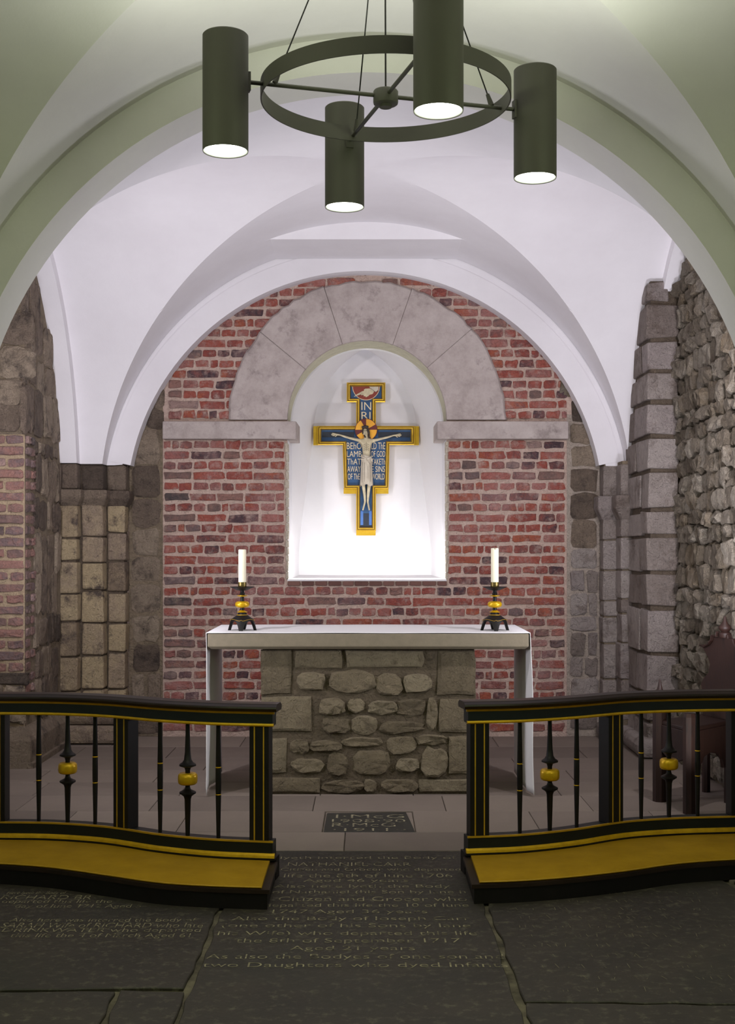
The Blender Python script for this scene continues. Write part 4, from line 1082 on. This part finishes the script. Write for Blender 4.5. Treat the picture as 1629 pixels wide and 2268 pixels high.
nodes = [(bp(812, 1021), 9.5*s, 7*s), (bp(812, 1010), 8.6*s, 6*s), (bp(812, 998, .004), 9.5*s, 7*s), (bp(812, 986, .004), 11*s, 7*s), (bp(812, 977, .003), 9*s, 6*s), (bp(811.5, 971, .006), 3.6*s), (bp(810.5, 965, .012), 5.2*s, 5.5*s), (bp(809.5, 957, .013), 6.6*s, 7*s), (bp(809, 950, .012), 5.2*s, 5.6*s),
         (bp(801, 977.5), 4.6*s), (bp(789, 974.5), 3.3*s), (bp(776, 971.5), 2.7*s), (bp(764, 968), 2.4*s), (bp(754, 964.5), 1.7*s), (bp(747, 963, .002), 3.1*s, 1.6*s),
         (bp(823.5, 977.5), 4.6*s), (bp(834, 975.5), 3.3*s), (bp(846, 972.5), 2.7*s), (bp(859, 969.5), 2.4*s), (bp(870, 966), 1.7*s), (bp(877, 964.5, .002), 3.1*s, 1.6*s),
         (bp(806.5, 1035), 6*s), (bp(804.5, 1058, .003), 5.0*s), (bp(805, 1072, .006), 4.4*s), (bp(808, 1095), 3.4*s), (bp(809, 1112), 2.2*s), (bp(805.5, 1125, .012), 3.6*s, 2*s), (bp(804, 1131, .016), 3.9*s, 1.5*s),
         (bp(817.5, 1035), 6*s), (bp(819, 1058, .003), 5.0*s), (bp(818.5, 1072, .006), 4.4*s), (bp(816, 1095), 3.4*s), (bp(815, 1112), 2.2*s), (bp(817.5, 1125, .012), 3.6*s, 2*s), (bp(818.5, 1131, .016), 3.9*s, 1.5*s)]
edges = [(0, 1), (1, 2), (2, 3), (3, 4), (4, 5), (5, 6), (6, 7), (7, 8), (4, 9), (9, 10), (10, 11), (11, 12), (12, 13), (13, 14), (4, 15), (15, 16), (16, 17), (17, 18), (18, 19), (19, 20), (0, 21), (21, 22), (22, 23), (23, 24), (24, 25), (25, 26), (26, 27), (0, 28), (28, 29), (29, 30), (30, 31), (31, 32), (32, 33), (33, 34)]
# fingers
def finger(base, pts, r):
    i = len(nodes)
    prev = base
    for q in pts: nodes.append((q, r*s)); edges.append((prev, len(nodes)-1)); prev = len(nodes)-1
for d, hb, hx_, hy_ in ((-1, 14, 747, 963), (1, 20, 877, 964.5)):
    for k, (ln, off) in enumerate(((11, -2.2), (13, -.6), (12, 1.0), (9.5, 2.4))):
        finger(hb, [bp(hx_+d*ln*.55, hy_+off*1.0+.2, .003), bp(hx_+d*ln, hy_+off*1.15+(.8 if k else .2), .005)], .85)
    finger(hb, [bp(hx_+d*1.5, hy_+4.0, .004), bp(hx_+d*5, hy_+4.8, .006)], .95)
fig = skin_body(nodes, edges, 'figure', M['flesh']); rel(fig, cr)
# loincloth with flutes
b = MB(); n = 40; prof = [(1010, 10.4), (1013, 11.6), (1018, 11.8), (1030, 12.2), (1045, 12.8), (1060, 13.4), (1070, 13.9), (1076, 14.2)]
vs_ = []; fs = []
for py, hw in prof:
    for k in range(n):
        a = 2*pi*k/n; fl_ = 1+.06*math.sin(a*9)*(py-1008)/68
        x, z = cv(812+.3+hw*math.cos(a)*fl_, py+(2.5*math.sin(a*5) if py > 1069 else 0)+(2.5*math.cos(a) if py < 1012 else 0)); vs_.append((x, yb_-.0+.78*hw*s*math.sin(a)*fl_, z))
for i in range(len(prof)-1):
    for k in range(n): a = i*n+k; c = i*n+(k+1) % n; fs.append((a, c, c+n, a+n))
b.add(vs_, fs); lc = rel(b.build('loincloth', M['robe'], None, True), cr)
b = MB()
for p0, p1, r in (((801, 1012), (813, 1018), 1.8), ((813, 1018), (823, 1013), 1.8), ((800, 1019), (824, 1017), 1.6), ((812, 1018), (817, 1030), 2.0), ((822, 1013), (825, 1024), 1.5)):
    q0, q1 = bp(*p0, dy=.030), bp(*p1, dy=.030); b.tube(q0, q1, r*s, seg=8)
rel(b.build('cloth_knot', M['robe'], None, True), cr)
b = MB()
for px_, y0_, y1_ in ((803.5, 1024, 1070), (808, 1026, 1068), (815.5, 1034, 1070), (820.5, 1026, 1068)):
    b.tube(bp(px_, y0_, .0335), bp(px_+(px_-812)*.12, y1_, .0375), .35*s, seg=5)
# ribs, navel, brow lines
for py in (985, 989, 993, 997): 
    for d in (-1, 1): b.tube(bp(812+d*1.2, py, .0285), bp(812+d*6.5, py+2.2, .0245), .30*s, seg=5)
b.tube(bp(812, 981, .0285), bp(812, 1000, .0275), .28*s, seg=5); b.tube(bp(809.5, 1006, .0215), bp(814.5, 1006, .0215), .3*s, seg=5)
rel(b.build('painted_line', M['line'], None), cr)
# hair, beard, eyes, nose
b = MB()
for p0, p1, r0, r1 in (((804.5, 950), (804, 962), 2.2, 1.6), ((814, 949), (818, 962), 3.2, 2.4), ((818, 962), (818, 972), 2.4, 1.2), ((804, 947.5), (814, 947), 3.0, 3.4), ((808, 966.5), (809.5, 970), 2.6, 1.6)):
    q0, q1 = Vector(bp(*p0, dy=.022)), Vector(bp(*p1, dy=.026)); d_ = q1-q0; L_ = d_.length; ax = d_.normalized(); u_ = ax.orthogonal().normalized(); v_ = ax.cross(u_)
    pr = []
    for i in range(9):      # rounded lock: a capsule along the segment
        t_ = i/8; ang = pi*t_; r_l = (r0+(r1-r0)*t_)*s; pr.append((-math.cos(ang)*(L_/2+r_l*.9), max(.00005, math.sin(ang)**.6*r_l)))
    vs_ = []; fs = []; c0 = (q0+q1)/2
    for h_l, r_l in pr:
        for k in range(12): vs_.append(c0+ax*h_l+u_*math.cos(k*pi/6)*r_l+v_*math.sin(k*pi/6)*r_l)
    for i in range(8):
        for k in range(12): fs.append((i*12+k, i*12+(k+1) % 12, (i+1)*12+(k+1) % 12, (i+1)*12+k))
    b.add(vs_, fs)
rel(b.build('hair', M['hair'], None, True), cr)
b = MB()
for x_ in (806.5, 812): b.tube(bp(x_-1.4, 955.5, .0365), bp(x_+1.2, 955.8, .0365), .5*s, seg=6)
b.tube(bp(807.3, 963.6, .036), bp(811, 963.8, .036), .4*s, seg=6)
rel(b.build('face_line', M['hair'], None), cr)
b = MB(); b.tube(bp(809.4, 954, .0345), bp(808.8, 960, .0405), .6*s, 1.1*s, seg=8); rel(b.build('nose', M['flesh'], None, True), cr)

# ================================================================ CHANDELIER
CXc, CYc = .054, 3.737; ch = empty('chandelier', (CXc, CYc, 2.72)); tag(ch, 'dark green ring chandelier with four downlight cylinders hanging on cables', 'chandelier')
th0 = math.radians(15.8)
def cd(k): a = th0+k*pi/2; return math.cos(a), math.sin(a)
def relb(b, name, m, par=ch, smooth=True, angle=40, bevel=0): 
    o = b.build(name, m, None, smooth, angle=angle, bevel=bevel); return rel(o, par)
rr_ = .371; b = MB(); n = 96; vs_ = []; fs = []
for k in range(n):
    a = 2*pi*k/n
    for r, z in ((rr_, 2.7245), (rr_, 2.7725), (rr_-.004, 2.7725), (rr_-.004, 2.7245)): vs_.append((CXc+r*math.cos(a), CYc+r*math.sin(a), z))
for k in range(n):
    for j in range(4):
        a = k*4+j; c = k*4+(j+1) % 4; a2 = ((k+1) % n)*4+j; c2 = ((k+1) % n)*4+(j+1) % 4; fs.append((a, c, c2, a2))
b.add(vs_, fs); relb(b, 'ring', M['lamp_green'])
b = MB(); b.lathe([(.032, 2.716), (.036, 2.719), (.037, 2.724), (.037, 2.755), (.034, 2.759), (.012, 2.760)], CXc, CYc, 32); b.lathe([(.018, 2.708), (.018, 2.717)], CXc, CYc, 24); relb(b, 'hub', M['lamp_green'])
b = MB(); b.box(CXc-.004, CXc+.010, CYc-.002, CYc+.002, 2.760, 2.769); relb(b, 'cable_tag', M['amber'], smooth=False, angle=None)
ZC = 3.56
lam_r, lam_z0, lam_z1 = .0655, 2.536, 2.870
for k in range(4):
    c, s_ = cd(k); ra = .479
    b = MB(); b.tube((CXc+.03*c, CYc+.03*s_, 2.742), (CXc+(ra-lam_r+.002)*c, CYc+(ra-lam_r+.002)*s_, 2.742), .0062, seg=12)
    relb(b, 'arm', M['lamp_green'])
    x, y = CXc+ra*c, CYc+ra*s_
    b = MB(); b.lathe([(lam_r-.003, lam_z0+.003), (lam_r-.0005, lam_z0), (lam_r, lam_z0+.002), (lam_r, lam_z1-.003), (lam_r-.003, lam_z1), (lam_r-.007, lam_z1), (lam_r-.008, lam_z1-.03), (.004, lam_z1-.031)], x, y, 56, cap=False)
    h_ = relb(b, 'lamp_housing', M['lamp_green'])
    b = MB(); b.lathe([(lam_r-.0025, lam_z0+.002), (lam_r-.006, lam_z0+.004), (lam_r-.007, lam_z0+.012)], x, y, 48, cap=False); o = b.build('lamp_rim', M['lens_rim'], None, True); o.parent = h_
    b = MB(); b.lathe([(.001, lam_z0+.010), (lam_r-.006, lam_z0+.010), (lam_r-.006, lam_z0+.012)], x, y, 48, cap=True); o = b.build('lens', M['lens'], None); o.parent = h_
    # bracket
    bx, by = CXc+(ra-lam_r-.002)*c, CYc+(ra-lam_r-.002)*s_
    b = MB(); e = .012
    b.add([(bx+dx*c-dy*s_, by+dx*s_+dy*c, z) for z in (2.715, 2.769) for dx, dy in ((-.004, -e), (.004, -e), (.004, e), (-.004, e))], [(0, 3, 2, 1), (4, 5, 6, 7), (0, 1, 5, 4), (1, 2, 6, 5), (2, 3, 7, 6), (3, 0, 4, 7)])
    o = b.build('bracket', M['lamp_green'], None); o.parent = h_
    # cable with clamp
    rc = .335; p0 = (CXc+rc*c, CYc+rc*s_, 2.748); p1 = (CXc+.012*c, CYc+.012*s_, ZC)
    b = MB(); b.tube(p0, p1, .0022, seg=8); o = relb(b, 'cable', M['ebony'])
    b = MB(); b.tube(p0, Vector(p0)+(Vector(p1)-Vector(p0)).normalized()*.034, .0085, .0055, seg=12); b.tube(Vector(p0)-Vector((0, 0, .008)), p0, .006, .0085, seg=12); o = b.build('cable_clamp', M['lamp_green'], None, True, angle=40); o.parent = o.parent or None; rel(o, ch)
    lamp('SPOT', (x, y, lam_z0-.012), (x, y, 0), 8, (1, .97, .82), .04, angle=110, blend=.8, name='downlight')
    lamp('SPOT', (x, y, lam_z1-.01), (x, y, 4), 30, (.96, 1, .88), .035, angle=160, blend=.5, name='toplight')
b = MB(); b.tube((CXc, CYc, 2.757), (CXc-.003, CYc, ZC), .0026, seg=8); relb(b, 'flex', M['ebony'])
b = MB(); b.lathe([(.05, ZC+.04), (.05, ZC-.005), (.045, ZC-.012), (.01, ZC-.014)], CXc, CYc, 32); relb(b, 'ceiling_rose', M['lamp_green'])

# ================================================================ CHAIR behind the right rail
A, B, D, E = Vector((1.622, 6.985, 0)), Vector((1.703, 6.655, 0)), Vector((1.985, 6.94, 0)), Vector((1.95, 7.25, 0))
cr_ = empty('sanctuary_chair', (1.80, 6.95, 0)); tag(cr_, 'dark carved wooden chair with shaped back beside the rubble wall', 'chair')
def octo(p, r, z0, z1, name, fin=None, sq=8):
    b = MB(); b.lathe([(r, z0), (r, z1-.02), (r*.82, z1)], p.x, p.y, sq); o = relb(b, name, M['oak'], cr_, False, None)
    if fin:
        b = MB(); b.lathe([(r*.75, z1), (r*.95, z1+.012), (r*.95, z1+.03), (r*.4, z1+.045), (r*.25, z1+.07), (r*.12, z1+.10)], p.x, p.y, 16); rel(b.build('finial', M['oak'], None, True, angle=50), cr_)
octo(A, .040, 0, .575, 'leg', True); octo(B, .036, 0, .530, 'leg'); octo(D, .020, 0, .42, 'leg'); octo(E, .024, 0, .44, 'leg')
def plank(p, q, prof, th, name, bev=.004):
    """prof: (t along p->q, z) outline; thickness th"""
    d = (q-p); nn = Vector((-d.y, d.x, 0)).normalized()*th/2; n = len(prof)
    b = MB(); b.add([(p+d*t+nn*s_)[:2]+(z,) for s_ in (1, -1) for t, z in prof], [tuple(range(n)), tuple(range(n, 2*n))[::-1]]+[(k, k+n, (k+1) % n+n, (k+1) % n) for k in range(n)])
    return rel(b.build(name, M['oak'], None, bevel=bev), cr_)
arcp = [(t/20, .24+.10*math.sin(pi*(t/20-.25)/.5)**.6 if .25 < t/20 < .75 else .24) for t in range(21)]
plank(A, B, [(0, .43), (0, .30)]+[(t/16, .30-.05*math.sin(pi*t/16)) if t not in (8,) else (.5, .235) for t in range(17)]+[(1, .43)], .022, 'side_apron')
plank(B, D, [(0, .43), (0, .20), (.22, .20), (.26, .25), (.34, .285), (.5, .30), (.7, .285), (.82, .25), (.86, .20), (1, .20), (1, .43)], .022, 'front_apron')
plank(D, E, [(0, .43), (0, .28), (1, .28), (1, .43)], .022, 'rear_apron')
q = [A, B, D, E]; cen = (A+B+D+E)/4; b = MB(); pts = [cen+(p-cen)*1.03 for p in q]
b.add([(p.x, p.y, z) for z in (.425, .452) for p in pts], [(0, 1, 2, 3), (7, 6, 5, 4)]+[(k, k+4, (k+1) % 4+4, (k+1) % 4) for k in range(4)]); rel(b.build('seat', M['oak'], None, bevel=.008), cr_)
# shaped back panel, its plane turned towards the altar
pc = Vector((1.985, 6.99, 0)); u = Vector((.33, -.94, 0)).normalized(); hw = .33
def bt(t, z): return (t, z)
out = [(-.42, .45), (-.42, .60), (-.46, .66), (-.40, .70), (-.30, .745), (-.27, .80), (-.31, .845), (-.40, .895), (-.44, .91), (-.36, .905), (-.27, .925), (-.21, .955), (-.19, .985), (-.10, .985), (-.09, 1.01)]
out = [(a, .45+(z-.45)*.85) for a, z in out]
full = out+[(-a, c) for a, c in out[::-1]]
plank(pc-u*.5, pc+u*.5, [(.5+a*.46, z) for a, z in full], .03, 'back_panel')
b = MB(); b.lathe([(r, .905+(z-1.0)*.95) for r, z in [(.030, 1.0), (.034, 1.008), (.034, 1.028), (.022, 1.036), (.030, 1.046), (.036, 1.056), (.034, 1.066), (.020, 1.082), (.010, 1.098), (.007, 1.12), (.003, 1.128)]], pc.x, pc.y, 20); rel(b.build('finial', M['oak'], None, True, angle=50), cr_)
b = MB(); pp = []
o2 = [(.5+a*.46, z) for a, z in out[8:]]
for t, z in o2: p = (pc-u*.5)+u*t; pp.append((Vector((p.x-.015, p.y-.006, z+.004)), Vector((-.94, -.33, 0)), Vector((0, 0, 1))))
b.sweep(pp, [(-.010, 0), (.014, 0), (.016, .008), (-.010, .010)]); rel(b.build('back_moulding', M['oak'], None), cr_)
